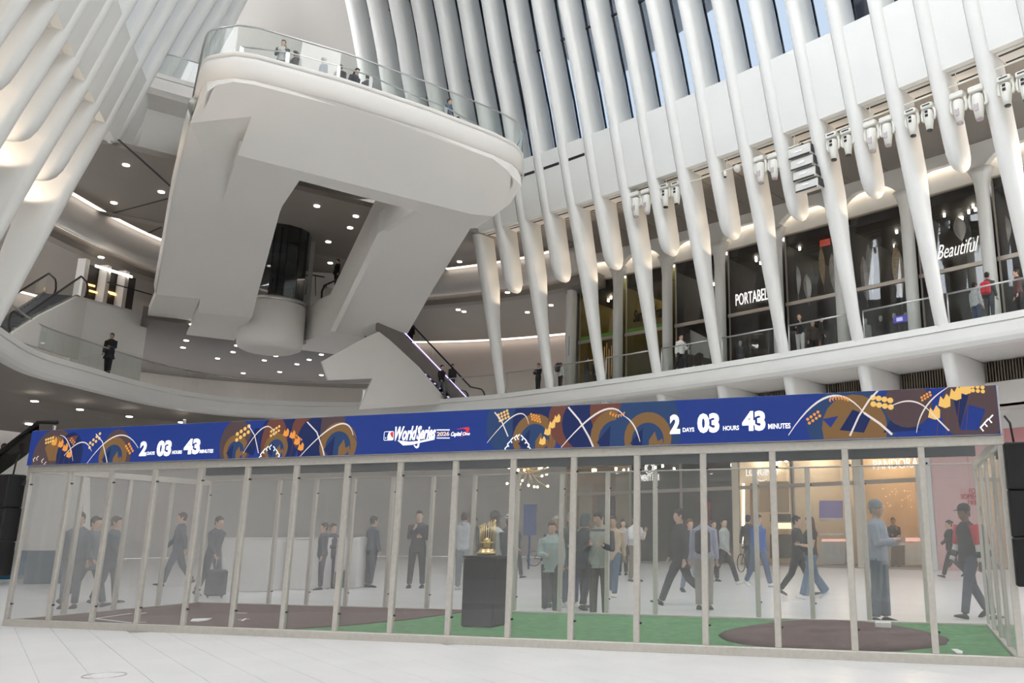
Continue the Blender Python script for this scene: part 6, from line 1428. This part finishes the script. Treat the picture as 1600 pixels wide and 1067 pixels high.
on_deck('rightmost person low behind the balcony edge', 739, 192, -3.6, 60, stand(), top=GREYC, bottom=DK)
# mannequins in the upper shops
def manq(label, px, py, r, dep, suit, shirt=None):
    p = on_front(r, px, py, dep); mb = MB(); mb.bbox(Vector((p.x, p.y, ZM + .22)), (.5, .5, .40), x=r['_al'], y=r['_out'], bev=.01); mb.build('display_plinth', DKW, r); p = Vector((p.x, p.y, ZM + .42)); th = rcurve(10, 1)[1]; al = Vector(r['_out'])
    person(label, p, atan2(-al.x, al.y), 1.84, skeleton(.02, arms=((.03, .12, .12, 0), (.03, .12, .12, 0))), top=suit, bottom=tuple(c * .8 for c in suit), skin=3, hair=None, hem=.44, cat='mannequin', cname='mannequin', vox=.02)
manq('left suited mannequin under the slanted panel of the dark shop', 1077, 548, mz[2], .5, (.035, .02, .022)); manq('right suited mannequin under the slanted panel of the dark shop', 1092, 545, mz[2], .5, (.03, .018, .02))
manq('mannequin in navy suit below the white block lettering', 1157, 538, mz[3], .5, (.03, .04, .06))
manq('white mannequin at the right edge of the drape shop', 1320, 505, mz[4], .4, (.6, .6, .58))
manq('first white headed mannequin, in pale suit, below the tan feather', 1352, 500, mz[5], .5, (.4, .4, .4)); manq('second white headed mannequin, in black, below the tan feather', 1376, 497, mz[5], .5, (.03, .03, .035)); manq('third white headed mannequin, in dark jacket, below the tan feather', 1397, 492, mz[5], .5, (.04, .04, .045)); manq('fourth white headed mannequin, beside the violet sign', 1415, 490, mz[5], .7, (.03, .03, .04))
finish_people()
# things people carry
def pack(label, px, py, y, size, col, name='backpack', yaw=0, cat='backpack'):
    p = at_y(px, py, y); X = Vector((cos(yaw), sin(yaw), 0)); Y = Vector((-sin(yaw), cos(yaw), 0)); o = Vector(p); r = empty(name, p, label, cat)
    mb = MB(); mb.bbox(o, size, x=X, y=Y, bev=min(size) * .28); mb.build('body', cloth(col), r); mb = MB(); mb.bbox(o - Y * (size[1] * .5) - Vector((0, 0, size[2] * .18)), (size[0] * .72, size[1] * .3, size[2] * .42), x=X, y=Y, bev=.02); mb.build('pocket', cloth(col), r)
    mb = MB(); mb.tube([o + X * (-.05) + Vector((0, 0, size[2] * .5)), o + Vector((0, 0, size[2] * .5 + .06)), o + X * .05 + Vector((0, 0, size[2] * .5))], .012, 6); mb.build('loop', cloth(col), r)
    return r
def person_of(lab): return next(o for o in COL.objects if o.get('label') == lab)
def worn(lab, plabel, size, col, back=.15, z=.70, side=0, **k):
    o = person_of(plabel); H = 1.72; w = Matrix.Rotation(o.rotation_euler.z, 3, 'Z'); p = o.location + w @ Vector((side, back, z * H)); b = w @ Vector((0, 1, 0)); q = pix(p); r = pack(lab, q[0], q[1], p.y, size, col, yaw=o.rotation_euler.z + pi, **k); return r
worn('red backpack worn by the person at the right gallery rail', 'person with red backpack seen from behind on the right gallery', (.34, .2, .48), (.45, .03, .045), back=.20)
worn('dark backpack over the white shirt at the gallery rail', 'person in white shirt with dark backpack at the gallery rail', (.30, .18, .46), (.02, .02, .025), back=.20)
worn('rust-coloured backpack of the small woman before the pink hoarding', 'small woman in black walking left with one arm out before the pink hoarding', (.30, .17, .36), (.35, .09, .06), back=.19)
worn('dark backpack of the man in dark cap behind the pedestal', 'man in dark cap and white shirt under a dark pack, behind the pedestal', (.30, .16, .44), (.03, .03, .045), back=.19)
worn('black backpack on the person in lavender shirt', 'person in lavender shirt and khaki trousers seen from behind', (.28, .16, .42), (.02, .02, .025), back=.19)
worn('red and yellow shopping bag carried on the gallery', 'person in dark coat carrying a red and yellow bag on the gallery', (.34, .14, .34), (.40, .12, .04), back=-.02, side=.34, z=.36, name='shopping_bag', cat='bag')
worn('dark shoulder bag of the woman in light grey top', 'woman in light grey top with dark bag, walking behind the man in tan', (.28, .12, .30), (.02, .02, .02), back=0, side=.25, z=.48, name='shoulder_bag', cat='bag')
def suitcase(lab, px, fy, h, w, col):
    p = at_z(px, fy, 0); p.z = 0; r = empty('suitcase', p, lab, 'suitcase'); mb = MB(); mb.bbox(p + Vector((0, 0, h / 2 + .04)), (w, .24, h), bev=.04); mb.build('shell', cloth(col), r)
    for sx_ in (-1, 1):
        mb = MB(); mb.lathe([(.025, -.012), (.025, .012)], p + Vector((sx_ * w * .38, 0, .025)), 10, axis=(1, 0, 0)); mb.build('wheel', RUB, r)
    mb = MB(); mb.tube([p + Vector((-.08, .08, h)), p + Vector((-.08, .08, h + .28)), p + Vector((.08, .08, h + .28)), p + Vector((.08, .08, h))], .01, 6); mb.build('pull_handle', STEEL, r)
suitcase('dark suitcase standing left of the widest white counter', 335, 934, .56, .40, (.05, .055, .07))
suitcase('small dark case between the white counter blocks', 532, 920, .42, .30, (.06, .06, .08))
suitcase('dark bag on wheels beside the man in navy jacket', 565, 916, .44, .30, (.05, .06, .09))
for o in COL.objects:
    if o.get('_o') is not None: del o['_o']
    for k_ in ('_al', '_out'):
        if o.get(k_) is not None: del o[k_]
